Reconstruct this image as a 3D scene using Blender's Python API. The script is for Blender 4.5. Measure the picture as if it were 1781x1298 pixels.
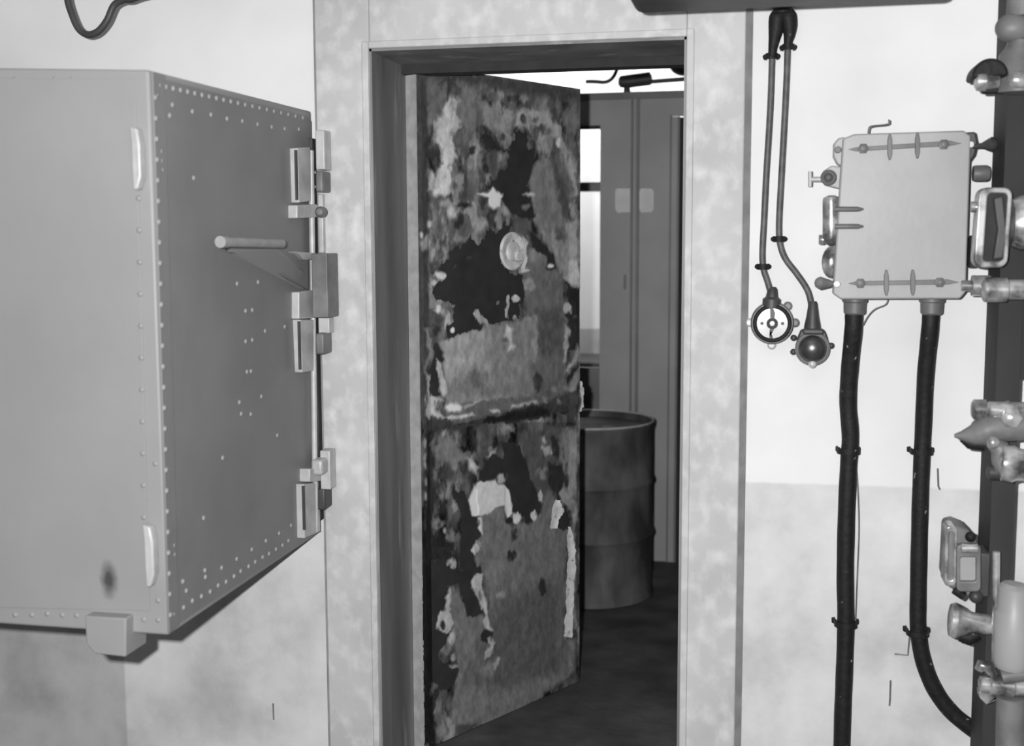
import bpy, math, random
import numpy as np
from mathutils import Vector, Matrix
random.seed(7)
PI = math.pi
for o in list(bpy.data.objects):
    bpy.data.objects.remove(o, do_unlink=True)
SC = bpy.context.scene
COL = SC.collection

# ------------------------------------------------------------------ camera, flash, lamps, exposure
PSI = math.radians(11.7); PHI = math.radians(6.17); F = 2100.0; RO = 0.0042
CAM = np.array([0.0, -3.0, 1.5])
fw = np.array([-math.sin(PSI)*math.cos(PHI), math.cos(PSI)*math.cos(PHI), -math.sin(PHI)])
r0 = np.array([math.cos(PSI), math.sin(PSI), 0.0]); u0 = np.cross(r0, fw)
cr = math.cos(RO)*r0 - math.sin(RO)*u0; cu = math.cos(RO)*u0 + math.sin(RO)*r0
cd = bpy.data.cameras.new('camera'); cam = bpy.data.objects.new('camera', cd); COL.objects.link(cam)
m = Matrix.Identity(4)
for i in range(3):
    m[i][0] = cr[i]; m[i][1] = cu[i]; m[i][2] = -fw[i]; m[i][3] = CAM[i]
cam.matrix_world = m
cd.sensor_width = 36.0; cd.lens = 36.0*F/1781.0; cd.clip_start = 0.02
cd.dof.use_dof = True; cd.dof.focus_distance = 3.3; cd.dof.aperture_fstop = 2.8
SC.camera = cam

w = bpy.data.worlds.new('world'); SC.world = w; w.use_nodes = True
w.node_tree.nodes['Background'].inputs[0].default_value = (0.5, 0.5, 0.5, 1)
w.node_tree.nodes['Background'].inputs[1].default_value = 0.012

def light(name, kind, loc, power, **k):
    d = bpy.data.lights.new(name, kind); d.energy = power
    for a, b in k.items(): setattr(d, a, b)
    o = bpy.data.objects.new(name, d); COL.objects.link(o); o.location = loc
    return o
# the camera's flash gun, just left of and above the lens
fp = Vector(CAM - cr*0.10 + cu*0.055)
fl = light('flash', 'SPOT', fp, 372, spot_size=math.radians(150), spot_blend=0.6, shadow_soft_size=0.018)
fl.rotation_euler = (Vector((-0.45, 0.0, 1.55)) - fp).to_track_quat('-Z', 'Y').to_euler()
# weak unseen fill light added in the camera's room, and the lamp lighting the far wall of the inner room
cl = light('room_fill', 'AREA', (-0.3, -1.6, 2.85), 2.5, shape='RECTANGLE', size=1.4, size_y=0.5)
bl = light('inner_room_lamp', 'AREA', (-0.6, 2.95, 2.72), 40, shape='RECTANGLE', size=2.0, size_y=0.2)
bl.rotation_euler = (math.radians(62), 0, 0)
vs = SC.view_settings
vs.view_transform = 'Standard'; vs.look = 'None'; vs.exposure = 0.0; vs.gamma = 1.0; vs.use_curve_mapping = False

# ------------------------------------------------------------------ pixel -> place helpers
def ray(x, y): return fw + (x-890.5)/F*cr - (y-649.0)/F*cu
def onP(x, y, p, n):
    d = ray(x, y); n = np.array(n, float)
    return Vector(CAM + d*(np.dot(np.array(p)-CAM, n)/np.dot(d, n)))
def onY(x, y, Y=0.0): return onP(x, y, (0, Y, 0), (0, 1, 0))
def onX(x, y, X): return onP(x, y, (X, 0, 0), (1, 0, 0))
def proj(P):
    q = P-CAM; ww = q@fw
    return 890.5+F*(q@cr)/ww, 649.0-F*(q@cu)/ww
def mpp(Y, x=1500, y=500):                 # metres per pixel on the plane at depth Y
    return (onY(x+10, y, Y)-onY(x, y, Y)).length/10.0

# ------------------------------------------------------------------ materials
def srgb(v):
    v = v/255.0
    return v/12.92 if v <= 0.04045 else ((v+0.055)/1.055)**2.4
MATS = {}
def mat(name, a, b=None, scale=6.0, detail=6.0, rough=0.6, metal=0.0, bump=0.0, bscale=40.0, lo=0.35, hi=0.65,
        spec=0.5, stretch=(1, 1, 1), a2=None, scale2=30.0, lo2=0.6, hi2=0.7):
    """two greys mixed by noise; a2 adds a second layer of small spots"""
    M = bpy.data.materials.new(name); M.use_nodes = True
    N = M.node_tree.nodes; L = M.node_tree.links; bs = N['Principled BSDF']
    bs.inputs['Roughness'].default_value = rough; bs.inputs['Metallic'].default_value = metal
    bs.inputs['Specular IOR Level'].default_value = spec
    b = a if b is None else b
    tc = N.new('ShaderNodeNewGeometry')
    mp = N.new('ShaderNodeMapping'); mp.inputs['Scale'].default_value = stretch; L.new(tc.outputs['Position'], mp.inputs['Vector'])
    nz = N.new('ShaderNodeTexNoise'); nz.inputs['Scale'].default_value = scale; nz.inputs['Detail'].default_value = detail
    L.new(mp.outputs[0], nz.inputs['Vector'])
    rp = N.new('ShaderNodeValToRGB'); rp.color_ramp.elements[0].position = lo; rp.color_ramp.elements[1].position = hi
    rp.color_ramp.elements[0].color = (a, a, a, 1); rp.color_ramp.elements[1].color = (b, b, b, 1)
    L.new(nz.outputs['Fac'], rp.inputs[0]); out = rp.outputs[0]
    if a2 is not None:
        n2 = N.new('ShaderNodeTexNoise'); n2.inputs['Scale'].default_value = scale2; n2.inputs['Detail'].default_value = 4
        L.new(mp.outputs[0], n2.inputs['Vector'])
        r2 = N.new('ShaderNodeValToRGB'); r2.color_ramp.elements[0].position = lo2; r2.color_ramp.elements[1].position = hi2
        L.new(n2.outputs['Fac'], r2.inputs[0])
        mx = N.new('ShaderNodeMix'); mx.data_type = 'RGBA'
        L.new(r2.outputs[0], mx.inputs[0]); L.new(out, mx.inputs[6]); mx.inputs[7].default_value = (a2, a2, a2, 1); out = mx.outputs[2]
    L.new(out, bs.inputs['Base Color'])
    if bump > 0:
        n3 = N.new('ShaderNodeTexNoise'); n3.inputs['Scale'].default_value = bscale; n3.inputs['Detail'].default_value = 5
        L.new(mp.outputs[0], n3.inputs['Vector'])
        bp = N.new('ShaderNodeBump'); bp.inputs['Strength'].default_value = bump; bp.inputs['Distance'].default_value = 0.01
        L.new(n3.outputs['Fac'], bp.inputs['Height']); L.new(bp.outputs[0], bs.inputs['Normal'])
    MATS[name] = M
    return M

def wall_mat(name, up, low, zd, patch_x=None):
    """whitewash above the dado line, grey paint below, clouds and stains"""
    M = mat(name, up, up*0.84, scale=1.7, detail=8, rough=0.85, bump=0.25, bscale=9, lo=0.42, hi=0.68, spec=0.15)
    N = M.node_tree.nodes; L = M.node_tree.links; bs = N['Principled BSDF']
    top = bs.inputs['Base Color'].links[0].from_socket
    g = [n for n in N if n.type == 'NEW_GEOMETRY'][0]
    sp = N.new('ShaderNodeSeparateXYZ'); L.new(g.outputs['Position'], sp.inputs[0])
    n1 = N.new('ShaderNodeTexNoise'); n1.inputs['Scale'].default_value = 3.2; n1.inputs['Detail'].default_value = 9; n1.inputs['Roughness'].default_value = 0.62
    L.new(g.outputs['Position'], n1.inputs['Vector'])
    r1 = N.new('ShaderNodeValToRGB'); e = r1.color_ramp.elements
    e[0].position = 0.33; e[0].color = (low*0.74,)*3+(1,); e[1].position = 0.72; e[1].color = (low*1.22,)*3+(1,)
    k = e.new(0.5); k.color = (low,)*3+(1,)
    L.new(n1.outputs['Fac'], r1.inputs[0])
    # dado mask
    nn = N.new('ShaderNodeTexNoise'); nn.inputs['Scale'].default_value = 12; L.new(g.outputs['Position'], nn.inputs['Vector'])
    a1 = N.new('ShaderNodeMath'); a1.operation = 'MULTIPLY_ADD'; a1.inputs[1].default_value = 0.012; L.new(nn.outputs['Fac'], a1.inputs[0]); L.new(sp.outputs['Z'], a1.inputs[2])
    mr = N.new('ShaderNodeMapRange'); mr.inputs['From Min'].default_value = zd-0.002; mr.inputs['From Max'].default_value = zd+0.006
    L.new(a1.outputs[0], mr.inputs['Value'])
    mx = N.new('ShaderNodeMix'); mx.data_type = 'RGBA'; L.new(mr.outputs[0], mx.inputs[0]); L.new(r1.outputs[0], mx.inputs[6]); L.new(top, mx.inputs[7])
    out = mx.outputs[2]
    if patch_x is not None:
        m2 = N.new('ShaderNodeMapRange'); m2.inputs['From Min'].default_value = patch_x-0.004; m2.inputs['From Max'].default_value = patch_x+0.004
        L.new(sp.outputs['X'], m2.inputs['Value'])
        m3 = N.new('ShaderNodeMapRange'); m3.inputs['From Min'].default_value = 1.5; m3.inputs['From Max'].default_value = 1.7
        L.new(sp.outputs['Z'], m3.inputs['Value'])
        mm = N.new('ShaderNodeMath'); mm.operation = 'MAXIMUM'; L.new(m2.outputs[0], mm.inputs[0]); L.new(m3.outputs[0], mm.inputs[1])
        m4 = N.new('ShaderNodeMapRange'); m4.inputs['To Min'].default_value = 0.74; L.new(mm.outputs[0], m4.inputs['Value'])
        m5 = N.new('ShaderNodeMix'); m5.data_type = 'RGBA'; m5.blend_type = 'MULTIPLY'; m5.inputs[0].default_value = 1.0
        L.new(out, m5.inputs[6]); L.new(m4.outputs[0], m5.inputs[7]); out = m5.outputs[2]
    L.new(out, bs.inputs['Base Color'])
    return M

WALL = wall_mat('whitewashed_plaster', 0.80, 0.64, 0.912, onY(218, 1200).x)
FARWALL = wall_mat('inner_room_plaster', 0.78, 0.42, 1.0)
FLOOR = mat('dark_floor', 0.045, 0.11, scale=5, rough=0.7, bump=0.3, bscale=25)
NEAR = mat('grey_room_plaster', 0.32, 0.26, scale=2, rough=0.9)
CEIL = mat('ceiling_plaster', 0.36, 0.3, scale=3, rough=0.9)
FRAME = mat('mottled_frame_paint', 0.44, 0.52, scale=5, detail=6, rough=0.7, bump=0.15, bscale=30, a2=0.66, scale2=26, lo2=0.46, hi2=0.80, stretch=(1, 1, 0.8))
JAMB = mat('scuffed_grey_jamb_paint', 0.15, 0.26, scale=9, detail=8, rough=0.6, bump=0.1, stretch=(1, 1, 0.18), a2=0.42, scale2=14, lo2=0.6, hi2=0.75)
EDGE = mat('worn_grey_trim', 0.48, 0.36, scale=30, rough=0.6)
EDGE2 = mat('grey_edge_strip', 0.30, 0.22, scale=20)  # darker grey for the strips along the frame's outer edges
DARK = mat('black_recess', 0.02, 0.03, scale=20, rough=0.8)
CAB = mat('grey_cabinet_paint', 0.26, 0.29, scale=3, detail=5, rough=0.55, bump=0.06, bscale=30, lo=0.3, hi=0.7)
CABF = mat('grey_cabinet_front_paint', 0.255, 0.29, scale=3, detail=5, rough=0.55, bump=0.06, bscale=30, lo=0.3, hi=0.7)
def soot(M, c, rx, rz):
    N = M.node_tree.nodes; L = M.node_tree.links; bs = N['Principled BSDF']; src = bs.inputs['Base Color'].links[0].from_socket
    g = [n for n in N if n.type == 'NEW_GEOMETRY'][0]
    v = N.new('ShaderNodeVectorMath'); v.operation = 'SUBTRACT'; v.inputs[1].default_value = c; L.new(g.outputs['Position'], v.inputs[0])
    v2 = N.new('ShaderNodeVectorMath'); v2.operation = 'MULTIPLY'; v2.inputs[1].default_value = (1/rx, 0, 1/rz); L.new(v.outputs[0], v2.inputs[0])
    ln = N.new('ShaderNodeVectorMath'); ln.operation = 'LENGTH'; L.new(v2.outputs[0], ln.inputs[0])
    nz = N.new('ShaderNodeTexNoise'); nz.inputs['Scale'].default_value = 60; L.new(g.outputs['Position'], nz.inputs['Vector'])
    ad = N.new('ShaderNodeMath'); ad.operation = 'MULTIPLY_ADD'; ad.inputs[1].default_value = 0.5; L.new(nz.outputs['Fac'], ad.inputs[0]); L.new(ln.outputs['Value'], ad.inputs[2])
    mr = N.new('ShaderNodeMapRange'); mr.inputs['From Min'].default_value = 0.55; mr.inputs['From Max'].default_value = 1.45; mr.inputs['To Min'].default_value = 0.88; mr.inputs['To Max'].default_value = 0.0
    L.new(ad.outputs[0], mr.inputs['Value'])
    mx = N.new('ShaderNodeMix'); mx.data_type = 'RGBA'; L.new(mr.outputs[0], mx.inputs[0]); L.new(src, mx.inputs[6]); mx.inputs[7].default_value = (0.03, 0.03, 0.03, 1); L.new(mx.outputs[2], bs.inputs['Base Color'])
soot(CABF, onY(191, 1008, -0.83), 0.019, 0.038)
CABR = mat('worn_rivet_paint', 0.30, 0.26, scale=20)
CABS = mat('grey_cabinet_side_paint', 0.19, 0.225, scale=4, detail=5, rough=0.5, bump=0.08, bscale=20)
PALE = mat('pale_bare_metal', 0.52, 0.42, scale=25, rough=0.45, metal=0.1)
PALE2 = mat('aluminium_paint', 0.62, 0.5, scale=18, rough=0.4, metal=0.15)
JBOX = mat('light_grey_box_paint', 0.36, 0.30, scale=4, detail=4, rough=0.45, bump=0.04)
MID = mat('mid_grey_paint', 0.19, 0.12, scale=20, rough=0.5)
FITP = mat('tarnished_pale_metal', 0.10, 0.62, scale=22, rough=0.28, metal=0.5, lo=0.36, hi=0.60)
DGREY = mat('dark_grey_paint', 0.06, 0.04, scale=18, rough=0.5)
BLACK = mat('black_rubber', 0.010, 0.016, scale=60, rough=0.6, bump=0.15, bscale=90, a2=0.35, scale2=60, lo2=0.68, hi2=0.74, spec=0.25)
CORD = mat('dull_cable_sheath', 0.07, 0.11, scale=50, rough=0.5)
GLOSS = mat('glossy_dark_metal', 0.13, 0.09, scale=30, rough=0.33, metal=0.7)
GLASS = mat('pale_dial_glass', 0.62, 0.55, scale=20, rough=0.25)
POST = mat('dark_steel_post_paint', 0.03, 0.05, scale=4, detail=5, rough=0.7, spec=0.2, stretch=(1, 1, 0.4), bump=0.08)
PART = mat('grey_partition_paint', 0.30, 0.37, scale=3, detail=6, rough=0.5, bump=0.05)
PARTD = mat('darker_partition_frame', 0.13, 0.17, scale=6, rough=0.5)
LAB = mat('faded_label', 0.80, 0.70, scale=14, rough=0.7)
DRUM = mat('rusted_drum_steel', 0.045, 0.15, scale=7, detail=9, rough=0.6, bump=0.2, lo=0.4, hi=0.68, stretch=(1, 1, 0.6))
STAIN = mat('sooty_stain', 0.06, 0.10, scale=50, rough=0.8)

# ------------------------------------------------------------------ mesh building
WORLD = {}
def unit(v): return Vector(v).normalized()
def frame_of(d):
    d = unit(d); a = Vector((0, 0, 1)) if abs(d.z) < 0.9 else Vector((1, 0, 0))
    x = d.cross(a).normalized(); y = d.cross(x).normalized()
    return x, y, d
class MB:
    def __init__(s): s.v = []; s.f = []
    def add(s, vs, fs):
        k = len(s.v); s.v += [Vector(p) for p in vs]; s.f += [tuple(i+k for i in f) for f in fs]; return s
    def box(s, a, b):
        x0, x1 = sorted((a[0], b[0])); y0, y1 = sorted((a[1], b[1])); z0, z1 = sorted((a[2], b[2]))
        return s.hexa([(x0, y0, z0), (x1, y0, z0), (x1, y0, z1), (x0, y0, z1)], [(x0, y1, z0), (x1, y1, z0), (x1, y1, z1), (x0, y1, z1)])
    def hexa(s, front, back):
        return s.add(list(front)+list(back), [(0, 1, 2, 3), (7, 6, 5, 4), (4, 5, 1, 0), (5, 6, 2, 1), (6, 7, 3, 2), (7, 4, 0, 3)])
    def prism(s, pts, off):
        n = len(pts); off = Vector(off); a = [Vector(p) for p in pts]; b = [p+off for p in a]
        fs = [tuple(range(n)), tuple(reversed(range(n, 2*n)))]
        fs += [((i+1) % n, i, n+i, n+(i+1) % n) for i in range(n)]
        return s.add(a+b, fs)
    def tube(s, pts, r, seg=16, cap=True):
        pts = [Vector(p) for p in pts]; n = len(pts); rs = r if isinstance(r, (list, tuple)) else [r]*n
        vs = []; px = None
        for i, p in enumerate(pts):
            t = (pts[min(i+1, n-1)]-pts[max(i-1, 0)]).normalized()
            if px is None: px = frame_of(t)[0]
            px = (px - t*px.dot(t)).normalized(); py = t.cross(px)
            for k in range(seg):
                a = 2*PI*k/seg; vs.append(p+(px*math.cos(a)+py*math.sin(a))*rs[i])
        fs = []
        for i in range(n-1):
            for k in range(seg):
                k2 = (k+1) % seg; fs.append((i*seg+k, i*seg+k2, (i+1)*seg+k2, (i+1)*seg+k))
        if cap: fs += [tuple(reversed(range(seg))), tuple(range((n-1)*seg, n*seg))]
        return s.add(vs, fs)
    def cyl(s, a, b, r, seg=24, r2=None): return s.tube([a, b], [r, r if r2 is None else r2], seg)
    def lathe(s, o, ax, prof, seg=32):
        """prof: list of (radius, height along ax)"""
        o = Vector(o); x, y, d = frame_of(ax); vs = []; n = len(prof)
        for r, h in prof:
            for k in range(seg):
                a = 2*PI*k/seg; vs.append(o+d*h+(x*math.cos(a)+y*math.sin(a))*max(r, 1e-5))
        fs = []
        for i in range(n-1):
            for k in range(seg):
                k2 = (k+1) % seg; fs.append((i*seg+k, i*seg+k2, (i+1)*seg+k2, (i+1)*seg+k))
        fs += [tuple(reversed(range(seg))), tuple(range((n-1)*seg, n*seg))]
        return s.add(vs, fs)
    def ball(s, c, r, seg=16, sq=(1, 1, 1)):
        n = seg//2; vs = [Vector(c)+Vector((0, 0, -r*sq[2]))]
        for i in range(1, n):
            p = -PI/2+PI*i/n
            for k in range(seg):
                a = 2*PI*k/seg; vs.append(Vector(c)+Vector((r*sq[0]*math.cos(p)*math.cos(a), r*sq[1]*math.cos(p)*math.sin(a), r*sq[2]*math.sin(p))))
        vs.append(Vector(c)+Vector((0, 0, r*sq[2]))); t = len(vs)-1; fs = []
        for k in range(seg):
            k2 = (k+1) % seg; fs.append((0, 1+k2, 1+k)); b = 1+(n-2)*seg; fs.append((t, b+k, b+k2))
            for i in range(n-2):
                q = 1+i*seg; fs.append((q+k, q+k2, q+seg+k2, q+seg+k))
        return s.add(vs, fs)
    def torus(s, c, ax, R, r, seg=36, ss=10, a0=0, a1=2*PI):
        x, y, d = frame_of(ax); c = Vector(c); full = abs(a1-a0-2*PI) < 1e-6
        n = seg; pts = [c+(x*math.cos(a0+(a1-a0)*k/n)+y*math.sin(a0+(a1-a0)*k/n))*R for k in range(n+1)]
        return s.tube(pts, r, ss)
    def build(s, name, material, parent=None, bevel=0.0, label=None, origin=None):
        lo = Vector([min(p[i] for p in s.v) for i in range(3)]); hi = Vector([max(p[i] for p in s.v) for i in range(3)])
        c = Vector(origin) if origin is not None else Vector(((lo.x+hi.x)/2, (lo.y+hi.y)/2, lo.z if parent is None else (lo.z+hi.z)/2))
        me = bpy.data.meshes.new(name); me.from_pydata([p-c for p in s.v], [], s.f)
        import bmesh
        bm = bmesh.new(); bm.from_mesh(me); bmesh.ops.recalc_face_normals(bm, faces=bm.faces[:]); bm.to_mesh(me); bm.free()
        me.materials.append(material)
        for p in me.polygons: p.use_smooth = True
        me.set_sharp_from_angle(angle=math.radians(38))
        o = bpy.data.objects.new(name, me); COL.objects.link(o)
        WORLD[o.name] = c
        if parent is not None: o.parent = parent; o.location = c-WORLD[parent.name]
        else: o.location = c
        if bevel > 0:
            b = o.modifiers.new('bevel', 'BEVEL'); b.width = bevel; b.segments = 3; b.limit_method = 'ANGLE'; b.angle_limit = math.radians(40)
        if label: o['label'] = label
        return o
def tag(o, label=None, cat=None, group=None, kind=None):
    if label: o['label'] = label
    if cat: o['category'] = cat
    if group: o['group'] = group
    if kind: o['kind'] = kind
    return o
def thing(name, loc, label, cat, group=None):
    o = bpy.data.objects.new(name, None); COL.objects.link(o); o.location = loc; o.empty_display_size = 0.05
    WORLD[o.name] = Vector(loc); return tag(o, label, cat, group)
def smooth_path(pts, n=8):
    P = [Vector(p) for p in pts]; P = [P[0]*2-P[1]]+P+[P[-1]*2-P[-2]]; out = []
    for i in range(1, len(P)-2):
        for k in range(n):
            t = k/n; a, b, c, d = P[i-1:i+3]
            out.append(0.5*((2*b)+(c-a)*t+(2*a-5*b+4*c-d)*t*t+(3*b-a-3*c+d)*t**3))
    out.append(P[-2]); return out
def pathY(px, Y, n=8): return smooth_path([onY(x, y, Y) for x, y in px], n)

# ------------------------------------------------------------------ the setting
XL, XR = -0.979, -0.186          # the doorway
HEAD = 1.986
TH = 0.28                        # wall thickness
XW0, XW1 = -3.0, 1.7; ZC = 2.95
mb = MB()
mb.box((XW0, 0, 0), (XL, TH, ZC)); mb.box((XR, 0, 0), (XW1, TH, ZC)); mb.box((XL, 0, HEAD), (XR, TH, ZC))
tag(mb.build('wall_front', WALL), kind='structure')
tag(MB().box((XW0-0.1, -4.6, 0), (XW0, 0, ZC)).build('wall_left', NEAR), kind='structure')
tag(MB().box((XW1, -4.6, 0), (XW1+0.1, 0, ZC)).build('wall_right', NEAR), kind='structure')
tag(MB().box((XW0-0.1, -4.7, 0), (XW1+0.1, -4.6, ZC)).build('wall_back', NEAR), kind='structure')
tag(MB().box((-3.4, 4.0, 0), (2.0, 4.1, ZC)).build('wall_far', FARWALL), kind='structure')
tag(MB().box((-3.5, TH, 0), (-3.4, 4.1, ZC)).build('wall_inner_left', FARWALL), kind='structure')
tag(MB().box((2.0, TH, 0), (2.1, 4.1, ZC)).build('wall_inner_right', FARWALL), kind='structure')
tag(MB().box((-3.5, -4.7, -0.1), (2.1, 4.1, 0)).build('floor', FLOOR), kind='structure')
tag(MB().box((-3.5, -4.7, ZC), (2.1, 4.1, ZC+0.1)).build('ceiling', CEIL), kind='structure')

# surround of the doorway: a mottled steel frame standing 3 cm proud
fx0, fx1 = -1.123, -0.048
tr = thing('trim_1', (XL, 0, 0), 'mottled pale grey steel surround framing the doorway', 'door frame'); tr['kind'] = 'structure'; del tr['category']
MB().box((fx0, -0.03, 0), (XL, 0.0, 2.35)).build('frame_stile', FRAME, tr, 0.004)
MB().box((XR, -0.03, 0), (fx1, 0.0, 2.35)).build('frame_stile', FRAME, tr, 0.004)
MB().box((XL, -0.03, HEAD), (XR, 0.0, 2.35)).build('frame_head', FRAME, tr, 0.004)
MB().hexa([(fx1, -0.026, 0), (fx1+0.016, -0.010, 0), (fx1+0.016, -0.010, 2.35), (fx1, -0.026, 2.35)],
          [(fx1, 0.0, 0), (fx1+0.016, 0.0, 0), (fx1+0.016, 0.0, 2.35), (fx1, 0.0, 2.35)]).build('edge_strip', EDGE2, tr)
MB().box((fx0-0.010, -0.012, 0), (fx0, 0.0, 2.35)).build('edge_strip', EDGE2, tr)
LIP = FRAME
MB().box((XL-0.018, -0.038, 0), (XL-0.0, -0.03, HEAD+0.018)).build('inner_lip', LIP, tr, 0.003)
MB().box((XR, -0.038, 0), (XR+0.018, -0.03, HEAD+0.018)).build('inner_lip', LIP, tr, 0.003)
MB().box((XL, -0.038, HEAD), (XR, -0.03, HEAD+0.018)).build('inner_lip', LIP, tr, 0.003)
# linings of the reveal and door stops
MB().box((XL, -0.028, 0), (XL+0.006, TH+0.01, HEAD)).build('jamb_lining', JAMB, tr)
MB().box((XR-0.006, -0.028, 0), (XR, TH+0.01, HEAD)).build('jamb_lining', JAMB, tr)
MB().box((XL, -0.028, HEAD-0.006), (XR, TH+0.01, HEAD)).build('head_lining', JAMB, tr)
MB().box((XL+0.006, TH-0.05, HEAD-0.028), (XR-0.006, TH+0.01, HEAD-0.006)).build('head_stop', DARK, tr)

# ------------------------------------------------------------------ the peeling door leaf, swung into the inner room
AL = math.radians(29.5)
dv = Vector((math.sin(AL), math.cos(AL), 0)); nv = Vector((math.cos(AL), -math.sin(AL), 0))
H0 = onY(727, 649, 0.25); H0.z = 0
LW = 0.728; LT = 0.032; LZ0, LZ1 = 0.035, 1.985
def leaf(u, z, off=0.0): return H0 + dv*u + Vector((0, 0, z)) + nv*off

def vnoise(x, y, seed=0):
    xi = np.floor(x).astype(np.int64); yi = np.floor(y).astype(np.int64); fx = x-xi; fy = y-yi
    fx = fx*fx*(3-2*fx); fy = fy*fy*(3-2*fy)
    def h(a, b):
        n = (a*374761393+b*668265263+seed*974634777) & 0x7fffffff
        n = ((n ^ (n >> 13))*1274126177) & 0x7fffffff
        return ((n ^ (n >> 16)) & 0xffff)/65535.0
    return (h(xi, yi)*(1-fx)+h(xi+1, yi)*fx)*(1-fy)+(h(xi, yi+1)*(1-fx)+h(xi+1, yi+1)*fx)*fy
def fbm(x, y, seed=0, o=4):
    s = 0; a = 0.5; t = 0
    for i in range(o):
        s = s+a*vnoise(x*2**i, y*2**i, seed+i*17); t += a; a *= 0.55
    return s/t
def sdf(px, py, poly):
    """signed distance to a polygon, negative inside"""
    d = np.full(px.shape, 1e9); ins = np.zeros(px.shape, bool); n = len(poly)
    for i in range(n):
        ax, ay = poly[i]; bx, by = poly[(i+1) % n]
        ex, ey = bx-ax, by-ay; L2 = ex*ex+ey*ey+1e-9
        t = np.clip(((px-ax)*ex+(py-ay)*ey)/L2, 0, 1)
        d = np.minimum(d, np.hypot(px-ax-t*ex, py-ay-t*ey))
        if ay != by:
            c = ((ay > py) != (by > py)) & (px < ex*(py-ay)/(by-ay)+ax); ins ^= c
    return np.where(ins, -d, d)
K = 5.409
def tp(y0, pts, x0=700.0, k=K): return [(x0+x/k, y0+y/k) for x, y in pts]
PT = []                                    # patches of bared, rusted and flaked paint, plus painted-in rim shadow and highlights: grey, softness, raggedness, relief, outline
def P(y0, v, soft, rag, rel, pts): PT.append((v, soft, rag, rel, tp(y0, pts)))
def E(y0, v, cx, cy, rx, ry, soft=3, rag=3, rel=0.0):
    P(y0, v, soft, rag, rel, [(cx+rx*math.cos(a*PI/8), cy+ry*math.sin(a*PI/8)) for a in range(16)])
# upper panel, top
P(100, 66, 4, 3, 0, [(95, 80), (230, 150), (235, 1298), (250, 2400), (240, 3500), (110, 3500)])  # shadow of the rim, painted as a dark stripe down the hinge side
P(100, 64, 8, 5, 0, [(230, 110), (1650, 290), (1690, 430), (1050, 330), (600, 240), (230, 200)])
P(100, 98, 10, 9, 0, [(240, 250), (420, 280), (380, 420), (300, 560), (240, 700)])
P(100, 182, 5, 6, .6, [(450, 370), (370, 520), (318, 680), (330, 780), (360, 900), (350, 1000), (310, 1120), (300, 1298), (450, 1298), (500, 1170), (440, 1040), (500, 950), (520, 880), (460, 760), (550, 640), (500, 520), (530, 400)])
P(100, 165, 4, 4, .4, [(245, 1060), (240, 1250), (300, 1250), (300, 1080)])
P(100, 50, 8, 9, 0, [(190, 820), (330, 860), (350, 1000), (260, 960), (200, 900)])
P(100, 108, 14, 10, 0, [(520, 280), (740, 300), (720, 650), (560, 800), (480, 740), (560, 640), (510, 520)])
E(100, 198, 850, 560, 55, 32, 3, 3, .4)
E(100, 142, 980, 570, 60, 110, 4, 6)
P(100, 128, 6, 6, 0, [(720, 400), (860, 450), (980, 640), (1030, 800), (980, 850), (900, 700), (740, 640)])
P(100, 150, 5, 5, .3, [(1060, 500), (1200, 480), (1330, 500), (1480, 650), (1560, 860), (1600, 1100), (1640, 1298), (1600, 1298), (1540, 1000), (1450, 760), (1350, 620), (1230, 640), (1190, 700), (1070, 640)])
E(100, 70, 1140, 580, 30, 50, 2, 3); E(100, 90, 1250, 590, 22, 28, 2, 3)
P(100, 48, 7, 9, -.5, [(1050, 680), (1150, 660), (1260, 850), (1290, 950), (1230, 1080), (1180, 1200), (1200, 1298), (800, 1298), (780, 1220), (900, 1100), (1000, 1000), (960, 900), (760, 830), (740, 720), (850, 740), (1000, 850)])
E(100, 105, 1195, 830, 25, 40); E(100, 120, 960, 800, 50, 50, 4, 6); E(100, 60, 940, 750, 22, 36, 2, 2)
E(100, 50, 660, 870, 25, 40, 3, 4); E(100, 140, 710, 860, 25, 30); E(100, 120, 730, 980, 25, 70); E(100, 128, 640, 990, 30, 55)
E(100, 140, 540, 1140, 45, 55); E(100, 130, 800, 1130, 30, 40); E(100, 205, 1470, 800, 20, 45, 2, 2, .3)
P(100, 116, 3, 3, .3, [(1330, 940), (1270, 970), (1220, 1080), (1190, 1170), (1210, 1320), (1210, 1480), (1350, 1720), (1480, 1700), (1530, 1540), (1500, 1240), (1430, 1050), (1400, 950)])
P(100, 74, 5, 5, 0, [(1380, 920), (1440, 1010), (1540, 1300), (1560, 1500), (1510, 1500), (1440, 1200)])
# around the lock
P(330, 226, 3, 2, .6, [(710, 40), (800, 30), (860, -30), (920, 50), (1000, 65), (930, 90), (910, 150), (860, 180), (810, 150), (800, 80)])
P(330, 34, 3, 4, -.5, [(940, 100), (1000, -20), (1190, -20), (1160, 50), (1200, 90), (1260, 240), (1200, 290), (1100, 260), (1000, 220)])
E(330, 175, 1190, 50, 50, 18, 3, 3, .3); E(330, 105, 1170, 160, 40, 25)
E(330, 185, 465, 210, 42, 72, 4, 4, .4); E(330, 155, 260, 320, 28, 35); E(330, 150, 730, 345, 55, 70, 5, 6); E(330, 150, 200, 500, 50, 60, 5, 6)
E(330, 150, 400, 120, 70, 35, 4, 5); E(330, 40, 590, 150, 60, 35, 4, 5); E(330, 120, 530, 460, 60, 50, 5, 6); E(330, 125, 680, 460, 30, 60, 4, 5)
E(330, 170, 155, 425, 18, 35, 2, 2)
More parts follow.
